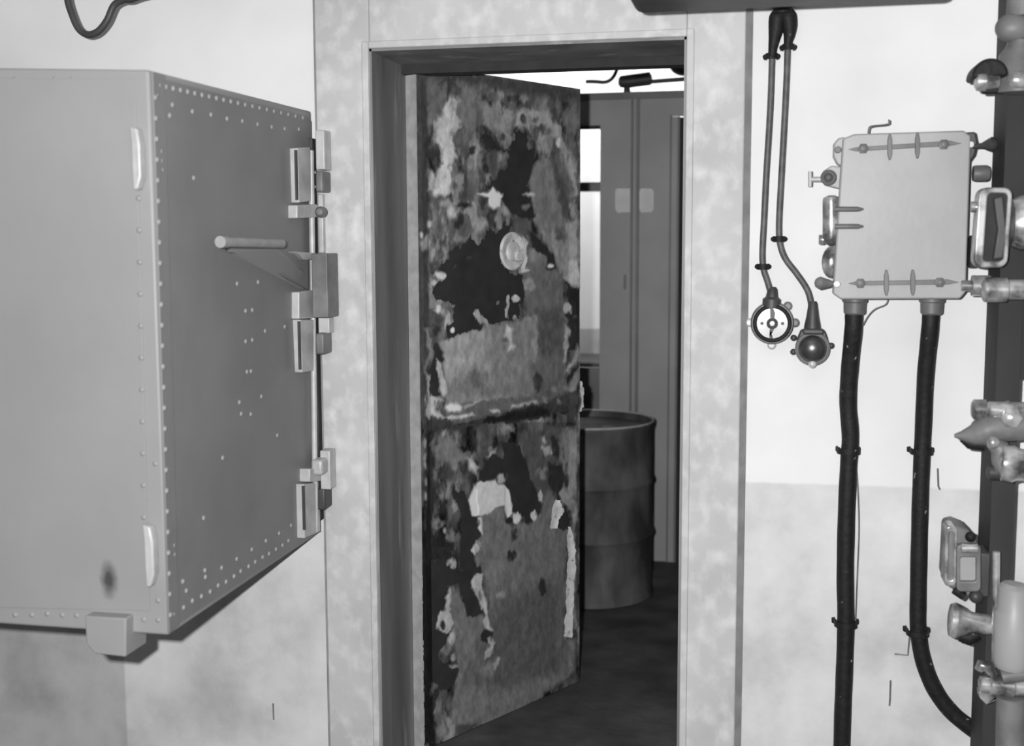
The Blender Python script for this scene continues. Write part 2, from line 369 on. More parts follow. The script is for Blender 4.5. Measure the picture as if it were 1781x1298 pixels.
P(330, 30, 2.5, 5, -1, [(620, 450), (700, 520), (780, 480), (820, 350), (880, 430), (920, 380), (1010, 340), (960, 500), (930, 700), (1000, 800), (1130, 800), (1155, 960), (1120, 1080), (1110, 1150), (1110, 1245), (1000, 1270), (800, 1266), (740, 1190), (740, 1330), (650, 1320), (520, 1360), (440, 1400), (410, 1280), (480, 1180), (500, 1080), (420, 1050), (380, 1040), (330, 1050), (295, 960), (300, 910), (400, 850), (420, 780), (350, 750), (360, 710), (450, 660), (450, 600), (540, 550), (600, 500)])
E(330, 192, 360, 810, 50, 32, 2, 3, .4); E(330, 165, 290, 880, 26, 30, 2, 3); E(330, 60, 630, 645, 40, 28, 3, 3); E(330, 62, 490, 725, 25, 22, 3, 3)
P(330, 100, 3, 3, .2, [(1140, 790), (1190, 560), (1270, 510), (1400, 700), (1500, 830), (1525, 1200), (1545, 1500), (1500, 1900), (1250, 1900), (1150, 1300), (1150, 960)])
P(330, 82, 8, 4, 0, [(1250, 1130), (1500, 1100), (1530, 1560), (1280, 1560)])
E(330, 140, 1190, 890, 55, 62, 3, 3); E(330, 132, 1240, 620, 60, 80, 8, 5)
P(330, 200, 2, 3, .6, [(1130, 430), (1190, 440), (1160, 560), (1170, 640), (1150, 740), (1195, 750), (1110, 780), (1130, 640), (1110, 500)])
P(330, 165, 2, 3, .5, [(980, 1010), (1010, 990), (1020, 1080), (1000, 1150), (1000, 1220), (970, 1200), (970, 1100)])
E(330, 172, 1070, 1030, 35, 42, 2, 3, .4); E(330, 160, 1055, 1200, 20, 30, 2, 2); E(330, 105, 905, 1065, 22, 26, 2, 2)
P(330, 150, 2, 4, .4, [(670, 1180), (720, 1110), (740, 1190), (790, 1230), (800, 1290), (740, 1260), (700, 1220)])
P(330, 40, 2, 3, -.4, [(1180, 370), (1250, 420), (1420, 600), (1450, 740), (1400, 770), (1345, 730), (1370, 640), (1220, 540)])
P(330, 80, 4, 5, 0, [(1020, 260), (1160, 260), (1200, 380), (1180, 520), (1110, 400), (1040, 350)])
E(330, 205, 1395, 718, 32, 22, 2, 1, .5)
P(330, 134, 5, 6, .3, [(1330, 400), (1480, 420), (1640, 200), (1662, 600), (1650, 930), (1590, 900), (1540, 850), (1460, 700), (1430, 600), (1350, 500)])
E(330, 88, 1480, 430, 40, 60, 5, 6)
P(330, 170, 4, 4, .3, [(1560, 680), (1620, 640), (1650, 800), (1640, 920), (1580, 880), (1530, 830)])
P(330, 34, 2, 5, -.6, [(1540, 850), (1590, 920), (1700, 960), (1700, 1500), (1560, 1500), (1560, 1400), (1590, 1300), (1530, 1180), (1580, 1120), (1540, 1000)])
E(330, 158, 1545, 1110, 32, 62, 2, 3, .5); E(330, 90, 1610, 1230, 25, 50)
E(330, 182, 340, 1130, 35, 38, 2, 4, .4); E(330, 150, 440, 1210, 40, 60, 3, 6, .3); E(330, 60, 330, 1220, 40, 40, 3, 4)
# lower half of the upper panel and the rail
P(540, 146, 3, 3, .4, [(420, 270), (520, 225), (650, 190), (740, 195), (790, 130), (1000, 150), (1110, 130), (1150, 60), (1260, 60), (1275, 350), (1220, 560), (1240, 770), (800, 850), (420, 870), (400, 700), (380, 450), (350, 300)])
P(540, 122, 10, 6, 0, [(800, 130), (1260, 60), (1260, 560), (1150, 780), (830, 700)])
P(540, 116, 12, 9, 0, [(420, 700), (600, 600), (720, 540), (820, 700), (1000, 620), (1240, 560), (1240, 800), (420, 870)])
E(540, 100, 700, 640, 70, 90, 8, 7)
P(540, 96, 8, 8, 0, [(1200, 500), (1540, 500), (1540, 680), (1240, 780)])
E(540, 55, 1270, 670, 35, 100, 4, 5, -.3)
P(540, 178, 3, 3, .4, [(980, 150), (1030, 180), (1020, 300), (1075, 340), (1040, 380), (1000, 380), (1010, 290), (965, 220)])
E(540, 85, 965, 275, 25, 20, 2, 2)
P(540, 40, 2, 3, -.6, [(310, 320), (330, 310), (370, 400), (400, 470), (320, 540), (340, 700), (360, 800), (290, 800), (250, 760), (255, 560), (300, 420), (290, 340)])
P(540, 40, 2, 4, -.5, [(410, 130), (510, 120), (530, 220), (450, 270), (420, 220)]); E(540, 215, 475, 185, 24, 28, 1.5, 1, .5)
P(540, 50, 3, 4, 0, [(280, 130), (370, 130), (360, 200), (300, 240), (280, 200)])
P(540, 168, 2, 3, .7, [(320, 460), (370, 490), (380, 600), (420, 760), (390, 810), (350, 760), (335, 600)])
P(540, 172, 3, 4, .5, [(200, 560), (250, 600), (262, 700), (245, 740), (250, 800), (380, 840), (310, 860), (310, 940), (400, 1000), (205, 1000), (215, 700)])
P(540, 125, 4, 4, .2, [(200, 180), (250, 170), (280, 340), (250, 460), (210, 560), (185, 520), (240, 380)])
P(540, 92, 4, 5, .4, [(400, 970), (700, 880), (830, 850), (1050, 830), (1280, 790), (1520, 740), (1520, 850), (1000, 960), (660, 1020), (420, 1060)])
E(540, 242, 480, 912, 72, 36, 5, 2, .6)  # bright glow spot painted in just above the rail
P(540, 172, 2, 2, .9, [(400, 1000), (650, 958), (662, 985), (460, 1030), (430, 1055)])  # highlights on the rail, painted in from here
P(540, 150, 2, 2, .9, [(1020, 890), (1270, 840), (1265, 868), (1050, 912), (990, 990), (975, 975)])
E(540, 160, 850, 940, 45, 20, 2, 3, .5)
P(540, 165, 3, 4, .3, [(560, 890), (740, 850), (740, 870), (570, 915)])
P(540, 60, 3, 4, -.6, [(200, 1012), (400, 1020), (500, 1070), (700, 1035), (950, 985), (1000, 940), (1300, 870), (1650, 740), (1660, 960), (1400, 980), (1000, 1070), (900, 1060), (620, 1075), (420, 1130), (300, 1160), (200, 1200)])
P(540, 34, 3, 4, -.6, [(1000, 960), (1300, 890), (1380, 960), (1350, 1010), (1000, 1060), (760, 1060), (760, 1020)])
P(540, 42, 2, 3, -.4, [(1560, 60), (1650, 60), (1650, 300), (1540, 390)])
P(540, 142, 2, 2, .5, [(1630, 310), (1655, 400), (1560, 590), (1540, 570), (1620, 420)])
P(540, 30, 2, 2, -.4, [(1650, 480), (1640, 500), (1560, 690), (1540, 640)])
P(540, 122, 2, 2, .4, [(1640, 520), (1650, 640), (1600, 760), (1560, 740)])
P(540, 150, 2, 3, .6, [(1525, 120), (1580, 180), (1560, 300), (1550, 490), (1515, 490), (1520, 300)])
P(540, 148, 2, 2, .6, [(1650, 660), (1690, 680), (1690, 900), (1645, 960)])
E(540, 120, 1420, 750, 30, 35); E(540, 120, 1330, 840, 25, 30); E(540, 110, 1470, 860, 22, 28); E(540, 120, 1550, 740, 50, 22)
# lower panel
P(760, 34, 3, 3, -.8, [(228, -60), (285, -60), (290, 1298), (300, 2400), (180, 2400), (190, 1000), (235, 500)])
for yy in (60, 190, 260, 420, 560): E(760, 135, 200, yy, 14, 38, 2, 2, .2)
P(760, 108, 8, 9, 0, [(300, 40), (400, -30), (540, 120), (700, 180), (600, 220), (450, 260), (330, 200)])
P(760, 176, 4, 4, .4, [(590, 200), (650, 185), (715, 290), (690, 340), (640, 310)])
E(760, 122, 420, 500, 45, 95, 6, 6); E(760, 118, 480, 250, 40, 60, 6, 6); E(760, 130, 990, -70, 50, 40, 5, 6)
E(760, 150, 390, -30, 25, 28)
P(760, 78, 5, 4, 0, [(1080, -40), (1500, -120), (1500, 520), (1290, 560), (1200, 350), (1110, 80)])
P(760, 30, 3, 4, -.8, [(950, 60), (1080, 50), (1170, 230), (1200, 400), (1280, 560), (1300, 680), (1270, 760), (1190, 820), (1120, 720), (1030, 720), (1030, 560), (990, 440), (1000, 360), (930, 300), (900, 350), (820, 400), (730, 405), (750, 300), (770, 230), (860, 180), (960, 200)])
P(760, 150, 3, 4, .2, [(800, 190), (870, 120), (885, 160), (830, 200)])
E(760, 112, 715, 370, 15, 45, 2, 2)
P(760, 116, 5, 7, .2, [(1500, -60), (1610, -60), (1605, 640), (1560, 690), (1490, 610), (1540, 400), (1500, 200)])
E(760, 152, 1365, 130, 48, 48, 3, 6, .3); E(760, 120, 1320, 350, 40, 65, 4, 6); E(760, 120, 1480, 400, 60, 40, 4, 7); E(760, 150, 1330, 30, 25, 35)
P(760, 44, 4, 6, -.3, [(1390, 0), (1480, 0), (1480, 200), (1420, 160)]); P(760, 44, 4, 7, -.3, [(1380, 250), (1520, 250), (1540, 460), (1470, 600), (1410, 520), (1370, 420)])
P(760, 28, 3, 5, -.8, [(470, 540), (560, 500), (640, 700), (650, 760), (740, 720), (690, 800), (740, 920), (700, 960), (650, 1020), (660, 1130), (720, 1220), (770, 1230), (750, 1320), (640, 1400), (600, 1298), (570, 1298), (550, 1100), (550, 900), (560, 780), (540, 680)])
P(760, 32, 9, 9, -.4, [(290, 900), (420, 1000), (480, 1100), (540, 1150), (560, 1400), (300, 1400)])
P(760, 104, 3, 3, .3, [(740, 740), (880, 660), (950, 670), (970, 780), (1040, 860), (1070, 810), (1200, 820), (1300, 700), (1350, 520), (1395, 500), (1430, 600), (1410, 860), (1540, 880), (1530, 1298), (1510, 1900), (1595, 1960), (1595, 2210), (1200, 2488), (1000, 2700), (450, 2700), (520, 2200), (480, 1900), (470, 1700), (440, 1480), (430, 1400), (560, 1500), (620, 1690), (750, 1680), (810, 1840), (850, 1840), (800, 1500), (770, 1300), (740, 1100)])
P(760, 84, 18, 10, 0, [(900, 1550), (1500, 1300), (1510, 2200), (1000, 2400), (650, 2300), (700, 2050)])
P(760, 120, 10, 7, 0, [(760, 1220), (950, 1200), (900, 1400), (830, 1380)])
P(760, 192, 2, 2, .8, [(700, 430), (830, 410), (870, 400), (900, 450), (960, 450), (1010, 500), (1040, 720), (990, 765), (960, 700), (955, 650), (880, 665), (800, 730), (740, 740), (650, 745), (622, 600), (650, 500)])
P(760, 214, 2, 2, .2, [(625, 600), (660, 490), (690, 480), (700, 620), (720, 730), (650, 745)])
P(760, 208, 2, 2, .2, [(960, 460), (1005, 510), (1030, 720), (990, 760), (965, 640)])
P(760, 146, 2, 3, .4, [(900, 350), (960, 340), (970, 410), (930, 450), (900, 430)])
P(760, 196, 2, 2, .6, [(705, 755), (740, 755), (752, 920), (700, 860), (730, 810)])
E(760, 180, 690, 1055, 42, 42, 2, 4, .5); E(760, 110, 720, 1150, 38, 60, 3, 5, .2); E(760, 150, 465, 1190, 28, 40, 3, 5); E(760, 105, 470, 950, 60, 70, 5, 9); E(760, 110, 330, 820, 40, 50, 5, 7)
E(760, 195, 1072, 775, 42, 55, 2, 4, .6); E(760, 180, 1240, 740, 24, 50, 2, 3, .5); E(760, 165, 1300, 560, 24, 60, 2, 4, .4); E(760, 150, 400, 880, 14, 30, 2, 2)
P(760, 208, 1.5, 1.5, .8, [(1440, 585), (1500, 700), (1440, 760), (1440, 855), (1395, 865), (1410, 700)])
P(760, 30, 2, 3, -.6, [(1520, 650), (1570, 700), (1575, 870), (1450, 870), (1450, 760), (1500, 730)])
E(760, 145, 1520, 560, 35, 70, 3, 5); E(760, 46, 1050, 930, 22, 60, 3, 4, -.4); E(760, 46, 1030, 1110, 38, 55, 2, 5, -.4); E(760, 30, 1010, 790, 30, 30, 2, 3, -.4)
E(980, 44, 1322, 225, 34, 85, 2, 3, -.4)
# foot of the leaf
P(980, 24, 3, 4, -.8, [(170, 0), (420, 0), (540, 140), (430, 205), (400, 330), (400, 420), (340, 480), (330, 620), (440, 650), (400, 780), (350, 850), (440, 960), (520, 1010), (480, 1150), (350, 1200), (300, 1298), (300, 1700), (170, 1700)])
P(980, 26, 3, 3, -.8, [(540, 100), (640, 130), (640, 240), (730, 360), (765, 470), (620, 505), (560, 320), (530, 220)])
P(980, 160, 2, 4, .7, [(440, 225), (450, 400), (475, 560), (430, 650), (390, 665), (332, 620), (340, 540), (350, 460), (410, 440), (402, 330)])
E(980, 50, 382, 585, 20, 42, 1.5, 2, -.4); E(980, 158, 462, 710, 28, 60, 2, 3, .5); E(980, 138, 475, 890, 20, 32, 2, 3); E(980, 105, 430, 800, 40, 60, 4, 6); E(980, 70, 400, 900, 50, 50, 5, 8); E(980, 130, 480, 970, 36, 18, 2, 3)
P(980, 166, 2, 3, .7, [(640, 160), (700, 90), (760, 100), (740, 200), (780, 260), (800, 450), (850, 650), (780, 620), (750, 560), (770, 480), (720, 350), (650, 230)])
E(980, 95, 735, 300, 16, 50, 3, 3)
E(980, 28, 790, 690, 50, 60, 2, 4, -.5)
P(980, 152, 2, 4, .6, [(800, 710), (840, 700), (870, 760), (850, 860), (760, 890), (780, 820), (830, 780)])
P(980, 146, 2, 3, .4, [(895, 880), (922, 900), (880, 1000), (840, 1000)]); E(980, 112, 790, 1010, 80, 70, 8, 7)
E(980, 95, 290, 1180, 40, 60, 4, 6)
E(980, 135, 920, 300, 45, 25, 3, 4); E(980, 100, 1180, 1180, 50, 70, 8, 8); E(980, 110, 1320, 1120, 30, 50, 5, 5)
E(980, 120, 360, 1570, 40, 50, 4, 5)

NU, NZ = 330, 780
uu = np.linspace(0, LW, NU); zz = np.linspace(LZ0, LZ1, NZ)
U, Z = np.meshgrid(uu, zz)
WP = np.array(H0)[None, None, :] + U[..., None]*np.array(dv) + Z[..., None]*np.array([0, 0, 1.0])
pxx, pyy = proj(WP)
# mottled, sooty base paint
base = 88 + 62*(fbm(U*16, Z*11, 3, 5)-0.5)*1.6
base += 46*(fbm(U*45, Z*26, 9, 4)-0.5)
def sstep(x, a, b):
    t = np.clip((x-a)/(b-a), 0, 1); return t*t*(3-2*t)
base += 42*sstep(fbm(U*26, Z*15, 51, 5), .54, .66) - 34*sstep(fbm(U*22, Z*14, 61, 5), .55, .66)
base = np.where(pyy > 735, base-16, base+2)
val = base.copy(); relief = np.zeros_like(val)
wx = (fbm(U*55, Z*42, 21, 4)-0.5)*2; wy = (fbm(U*55, Z*42, 77, 4)-0.5)*2
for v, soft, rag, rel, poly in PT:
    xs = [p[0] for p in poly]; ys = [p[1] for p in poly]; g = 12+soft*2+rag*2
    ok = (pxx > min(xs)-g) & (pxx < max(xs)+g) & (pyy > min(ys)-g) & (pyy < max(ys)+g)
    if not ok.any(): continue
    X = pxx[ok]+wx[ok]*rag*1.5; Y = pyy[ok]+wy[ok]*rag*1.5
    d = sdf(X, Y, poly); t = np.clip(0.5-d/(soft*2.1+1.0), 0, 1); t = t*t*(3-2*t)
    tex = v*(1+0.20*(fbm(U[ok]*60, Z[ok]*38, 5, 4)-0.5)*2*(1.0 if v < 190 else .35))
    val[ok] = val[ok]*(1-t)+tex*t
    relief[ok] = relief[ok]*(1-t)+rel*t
fine = (fbm(U*130, Z*90, 31, 3)-0.5)
val = np.clip(val+fine*18, 12, 250)
GAIN = 1.42
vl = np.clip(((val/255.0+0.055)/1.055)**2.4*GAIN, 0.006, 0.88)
# relief: flakes stand up to 2 mm proud, rim and rail 8 mm
off = relief*0.0026 + fine*0.0005
rim = np.minimum.reduce([U/0.030, (LW-U)/0.030, (LZ1-Z)/0.045, (Z-LZ0)/0.05])
off += 0.008*np.clip(1.6-rim, 0, 1)*(rim < 1.6)
rail = np.abs(Z-0.985-0.0*U)/0.022
off += 0.007*np.clip(1.4-rail, 0, 1)
WP2 = WP + off[..., None]*np.array(nv)
me = bpy.data.meshes.new('painted_skin')
dr = thing('door_1', (H0.x, H0.y, LZ0), 'steel door leaf with blistered, peeling and scorched paint, ajar in the doorway', 'door'); dr['kind'] = 'structure'; del dr['category']
o0 = np.array(WORLD['door_1'])
idx = np.arange(NU*NZ).reshape(NZ, NU)
q = np.stack([idx[:-1, :-1], idx[:-1, 1:], idx[1:, 1:], idx[1:, :-1]], -1).reshape(-1, 4)
me.from_pydata((WP2.reshape(-1, 3)-o0).tolist(), [], q.tolist())
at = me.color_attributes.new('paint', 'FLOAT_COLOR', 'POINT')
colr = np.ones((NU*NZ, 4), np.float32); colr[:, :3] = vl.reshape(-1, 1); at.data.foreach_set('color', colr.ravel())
for p in me.polygons: p.use_smooth = True
PM = bpy.data.materials.new('peeling_door_paint'); PM.use_nodes = True
N = PM.node_tree.nodes; L = PM.node_tree.links; bs = N['Principled BSDF']
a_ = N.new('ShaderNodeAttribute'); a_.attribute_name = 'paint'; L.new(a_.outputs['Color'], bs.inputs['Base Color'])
bs.inputs['Roughness'].default_value = 0.55; bs.inputs['Specular IOR Level'].default_value = 0.3
me.materials.append(PM)
sk = bpy.data.objects.new('painted_skin', me); COL.objects.link(sk); sk.parent = dr; sk['label'] = 'peeling, flaking and blackened paint skin'
mb = MB(); c = [leaf(0, LZ0, -0.001), leaf(LW, LZ0, -0.001), leaf(LW, LZ1, -0.001), leaf(0, LZ1, -0.001)]
mb.hexa(c, [p-nv*LT for p in c]); mb.build('leaf_core', DARK, dr)
mb = MB(); e0 = leaf(-0.004, LZ0, 0.008)
mb.hexa([leaf(-0.003, LZ0, -LT), leaf(-0.003, LZ0, 0.006), leaf(-0.003, LZ1, 0.006), leaf(-0.003, LZ1, -LT)],
        [leaf(0.003, LZ0, -LT), leaf(0.003, LZ0, 0.006), leaf(0.003, LZ1, 0.006), leaf(0.003, LZ1, -LT)])
mb.build('hinge_edge', EDGE, dr)
FLAP = mat('bleached_paint_flake', 0.70, 0.50, scale=30, rough=0.6, a2=0.2, scale2=60, lo2=0.62, hi2=0.7)
# lock rosette with its keyhole, handle stub
c = onP(890, 437, np.array(H0), np.array(nv)) ; ctr = c + nv*0.002
rs = MB().lathe(ctr, nv, [(0.058, 0), (0.058, 0.003), (0.053, 0.007), (0.040, 0.006), (0.035, 0.003), (0.030, 0.003), (0.028, 0.009), (0.020, 0.011), (0, 0.011)], 36).build('lock_rosette', FLAP, dr)
k = onP(896, 446, np.array(H0), np.array(nv))+nv*0.004
kb = MB().lathe(k, nv, [(0.017, 0), (0.018, 0.010), (0.013, 0.016), (0, 0.017)], 20).build('keyhole_boss', FLAP, rs)
# curled flaps of paint along the free edge
def flap(pts, curl, name='paint_flap'):
    mb = MB(); vs = []; P_ = []
    for i in range(len(pts)-1):
        for k in range(6):
            t = k/6; P_.append(tuple(pts[i][j]+(pts[i+1][j]-pts[i][j])*t+((random.uniform(-1.6, 1.6)) if j < 2 else 0) for j in range(3)))
    P_.append(pts[-1]); pts = P_; n = len(pts)
    for (xl, xr, y) in pts:
        A = onP(xl, y, np.array(H0), np.array(nv)); B = onP(xr, y, np.array(H0), np.array(nv))
        for k in range(5):
            t = k/4; vs.append(A.lerp(B, t)+nv*(0.003+curl*t*t))
        for k in range(4, -1, -1):
            t = k/4; vs.append(A.lerp(B, t)+nv*(0.0012+curl*t*t))
    fs = []
    for i in range(n-1):
        for k in range(10):
            k2 = (k+1) % 10; fs.append((i*10+k, i*10+k2, (i+1)*10+k2, (i+1)*10+k))
    fs += [tuple(range(10)), tuple(range((n-1)*10, n*10))]
    return mb.add(vs, fs).build(name, FLAP, dr)
flap([(988, 989, 916), (987, 995, 945), (987, 997, 980), (985, 994, 1020), (984, 992, 1060), (981, 991, 1095), (981, 990, 1108)], 0.009)
flap([(965, 969, 870), (961, 977, 888), (960, 969, 900), (957, 965, 919)], 0.008)
flap([(1003, 1008, 663), (1004, 1012, 680), (1004, 1012, 706), (1003, 1006, 716)], 0.006)

# ------------------------------------------------------------------ riveted steel cabinet on the wall
YF = -0.83
BX = -1.152                                 # its right-hand side
z0b, z1b = 0.722, 1.842
cb = thing('steel_cabinet', (-1.5, -0.4, z0b), 'large grey riveted steel cabinet fixed to the wall left of the doorway', 'cabinet')
A = onY(262, 121, YF); B = onY(291, 1106, YF); A.x = B.x = -1.157; C = onY(0, 118, YF); D = onY(0, 1086, YF)
xr_t, xr_b = A.x, B.x
XB0 = -1.92
tl = Vector((XB0, YF, C.z+(C.z-A.z)*(XB0-C.x)/(C.x-A.x))); blf = Vector((XB0, YF, D.z+(D.z-B.z)*(XB0-D.x)/(D.x-B.x)))
mb = MB(); mb.hexa([blf, B, A, tl], [(XB0, -0.010, 0.732), (-1.143, -0.010, 0.732), (-1.143, -0.010, 1.838), (XB0, -0.010, 1.85)])
mb.build('cabinet_body', CAB, cb, 0.006)
def side(x, y, off=0.0):                    # a point on the cabinet's right-hand side seen at (x, y)
    n = (B-A).cross(Vector((-1.143, -0.010, 1.838))-A).normalized()
    if n.x < 0: n = -n
    p = onP(x, y, np.array(A+n*off), np.array(n))
    if p.y > -0.014:
        e = Vector((-1.143, -0.010, 1.838))-A; e.z = 0; p = p - e*((p.y+0.014)/e.y)
    return p
SN = (B-A).cross(Vector((-1.143, -0.010, 1.838))-A).normalized()
if SN.x < 0: SN = -SN
def splate(name, pts, th, material, parent=cb, off=0.0, bevel=0.0, label=None):
    return MB().prism([side(x, y, off) for x, y in pts], SN*th).build(name, material, parent, bevel, label)
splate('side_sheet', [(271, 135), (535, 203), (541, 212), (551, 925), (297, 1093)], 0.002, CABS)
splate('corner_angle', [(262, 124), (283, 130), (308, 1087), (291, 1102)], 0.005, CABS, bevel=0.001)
# front rebate plate: a thin cover sheet on the front
MB().prism([onY(x, y, YF) for x, y in [(-160, 135), (236, 137), (262, 1062), (-200, 1052)]], (0, -0.003, 0)).build('front_cover', CABF, cb, 0.001)
# rivets
riv = []
S1 = 2.163; S3 = 2.171
def lerp(a, b, t): return a+(b-a)*t
for i in range(21): riv.append((side(lerp(277, 527, i/20)-0.0, lerp(148.5, 205, i/20), 0.003), SN))
for x, y in [(590, 360), (640, 435), (650, 395), (725, 420), (795, 432), (855, 447), (913, 456), (970, 468), (1023, 478), (1072, 485), (1125, 487), (730, 670), (893, 1068), (972, 1062), (925, 1170), (950, 1167), (998, 1246), (1072, 1230), (925, 1285), (950, 1280), (605, 570), (607, 605), (610, 640)]:
    riv.append((side(x/S1, y/S1, 0.003), SN))
for x, y in [(948, 45), (905, 0), (1048, 125), (842, 210), (770, 437), (1100, 465), (1055, 495), (1005, 523), (952, 556), (895, 592), (838, 625), (775, 635), (777, 660), (692, 677), (705, 712),
             (655, 800), (695, 775), (728, 750), (762, 733), (795, 715), (825, 692), (855, 678), (885, 657), (910, 638), (940, 620), (965, 603), (993, 585), (1017, 572), (1043, 555), (1068, 540), (1090, 523), (655, 540), (657, 575)]:
    riv.append((side(x/S3, 700+y/S3, 0.003), SN))
for x, y in [(430, 647), (437, 646), (455, 690), (420, 720)]: riv.append((side(x, y, 0.003), SN))
for i in range(26):
    y = lerp(170, 1070, i/25); riv.append((side(lerp(271, 297, i/25), y, 0.006), SN))
FN = Vector((0, -1, 0))
for x, y in [(225, 122+20), (88, 792), (200, 795), (68, 375), (185, 375), (270, 807)]: riv.append((onY(x, y, YF), FN))
for i in range(11): riv.append((onY(lerp(241, 250, i/10), lerp(345, 900, i/10), YF-0.003), FN))
for x, y in [(26, 1070), (55, 1070), (82, 1068), (108, 1070), (133, 1071), (250, 1078), (275, 1079), (275, 1045), (240, 1045), (25, 138), (95, 138), (125, 138)]: riv.append((onY(x, y, YF), FN))
rest = MB()
riv.sort(key=lambda t: (t[0]-Vector(CAM)).length)
for i, (p, n) in enumerate(riv):
    n = Vector(n)
    if i < 100: MB().lathe(p-n*0.001, n, [(0.0058, 0), (0.0054, 0.0018), (0.0038, 0.0034), (0, 0.0042)], 12).build('rivet', CABR if n.x > 0.5 else CABF, cb)
    else: rest.lathe(p-n*0.001, n, [(0.0058, 0), (0.0054, 0.0018), (0.0038, 0.0034), (0, 0.0042)], 12)
tag(rest.build('rivet', CABF, cb), kind='stuff')
PALH = mat('worn_handle_paint', 0.30, 0.36, scale=30, rough=0.5)
# lever handle with its gusset
hp = [side(386, 421, 0.045), side(490, 424, 0.045)]
hd = MB().tube([hp[0], hp[1]], 0.0105, 18).cyl(side(383, 421, 0.045), side(392, 421, 0.045), 0.0125).build('lever_handle', PALH, cb)
MB().prism([side(392, 432, 0.0), side(396, 434, 0.040), side(484, 434, 0.040), side(528, 470, 0.012), side(528, 500, 0.004), side(510, 494, 0.0)], (0, 0, -0.006)).build('handle_gusset', CAB, cb)
splate('handle_web', [(390, 432), (484, 438), (529, 446), (529, 503), (512, 494)], 0.010, CABS, off=0.003)
splate('clevis', [(500, 438), (529, 440), (529, 452), (512, 452)], 0.026, PALE, bevel=0.002)
# locking bar, guides and keep plates up the back edge
MB().tube([side(541, 262, 0.018), side(545, 600, 0.018), side(549, 925, 0.018)], 0.0075, 14).build('locking_bar', PALE, cb)
MB().box((-1.143, -0.040, onY(550, 906, -0.04).z), (-1.131, -0.012, onY(548, 240, -0.04).z)).build('back_angle', DGREY, cb, 0.002)
for pts, th in ([[(503, 258), (526, 256), (527, 350), (506, 353)], 0.022], [[(508, 556), (532, 556), (532, 645), (512, 648)], 0.022], [[(514, 842), (541, 838), (544, 924), (516, 936)], 0.022]):
    g = splate('guide_block', pts, th, PALE, bevel=0.002)
    x0 = (pts[0][0]+pts[1][0])/2-3
    MB().prism([side(x, y, th-0.002) for x, y in [(x0, pts[0][1]+3), (x0+3, pts[0][1]+3), (x0+5, pts[2][1]-2), (x0+2, pts[2][1]-2)]], SN*0.004).build('guide_groove', DGREY, g)
splate('bar_bracket', [(500, 357), (543, 355), (543, 378), (500, 380)], 0.026, PALE, bevel=0.003)
splate('bar_bracket', [(506, 508), (543, 503), (543, 553), (506, 555)], 0.022, PALE, bevel=0.003)
splate('bar_bracket', [(520, 815), (546, 812), (546, 836), (520, 838)], 0.030, PALE, bevel=0.003)
# hinge knuckles and keep plates beyond the back edge, in front of the doorway surround
def wplate(name, x0, y0, x1, y1, Y, th, material, bevel=0.003, parent=cb):
    a = onY(x0, y0, Y); b = onY(x1, y1, Y); return MB().box((a.x, Y, a.z), (b.x, Y+th, b.z)).build(name, material, parent, bevel)
wplate('keep_plate', 548, 226, 565, 295, -0.085, 0.05, PALE)
wplate('hinge_knuckle', 548, 297, 562, 334, -0.10, 0.06, MID, 0.006)
wplate('keep_plate', 552, 338, 563, 440, -0.05, 0.018, PALE)
k = onY(560, 369, -0.09); MB().lathe(k, (0, -1, 0), [(0.014, 0), (0.014, 0.012), (0.008, 0.02), (0, 0.022)], 16).build('pivot_bolt', MID, cb)
wplate('catch_box', 541, 441, 571, 553, -0.12, 0.08, MID, 0.003)
wplate('keep_plate', 553, 552, 573, 580, -0.07, 0.035, PALE)
wplate('hinge_knuckle', 548, 580, 564, 617, -0.10, 0.06, MID, 0.006)
wplate('keep_plate', 556, 784, 575, 852, -0.08, 0.045, PALE)
wplate('hinge_knuckle', 540, 800, 561, 828, -0.12, 0.05, PALE, 0.008)
wplate('hinge_knuckle', 548, 850, 566, 888, -0.08, 0.07, DGREY, 0.006)
for x, y in [(547, 300), (544, 312), (547, 325), (550, 588), (547, 600), (550, 610), (552, 868), (556, 880), (550, 885), (548, 892)]:
    MB().ball(side(x, y, 0.012), 0.0042, 10).build('bolt_head', PALE, cb)
# clips on the front edge and the lug underneath
def clip(y0, y1, x):
    h = y1-y0
    mb = MB(); Yc = YF-0.003
    prof = [(x-6, y0), (x+8, y0+4), (x+13, y0+0.28*h), (x+15, y1-0.22*h), (x+9, y1-2), (x+1, y1), (x-1, y1-0.25*h), (x-3, y0+0.3*h)]
    mb.prism([onY(a, b, Yc) for a, b in prof], (0, -0.022, 0))
    return mb.build('lifting_clip', PALE, cb, 0.004)
clip(221, 332, 240); clip(909, 1018, 262)
a = onY(152, 1069, YF-0.02); b = onY(226, 1139, YF-0.02)
lg = MB().prism([(a.x, YF-0.03, a.z), (b.x, YF-0.03, a.z), (b.x-0.004, YF-0.03, b.z-0.002), (a.x+0.018, YF-0.03, b.z), (a.x, YF-0.03, b.z+0.02)], (0, 0.085, 0)).build('bottom_lug', CAB, cb, 0.003)
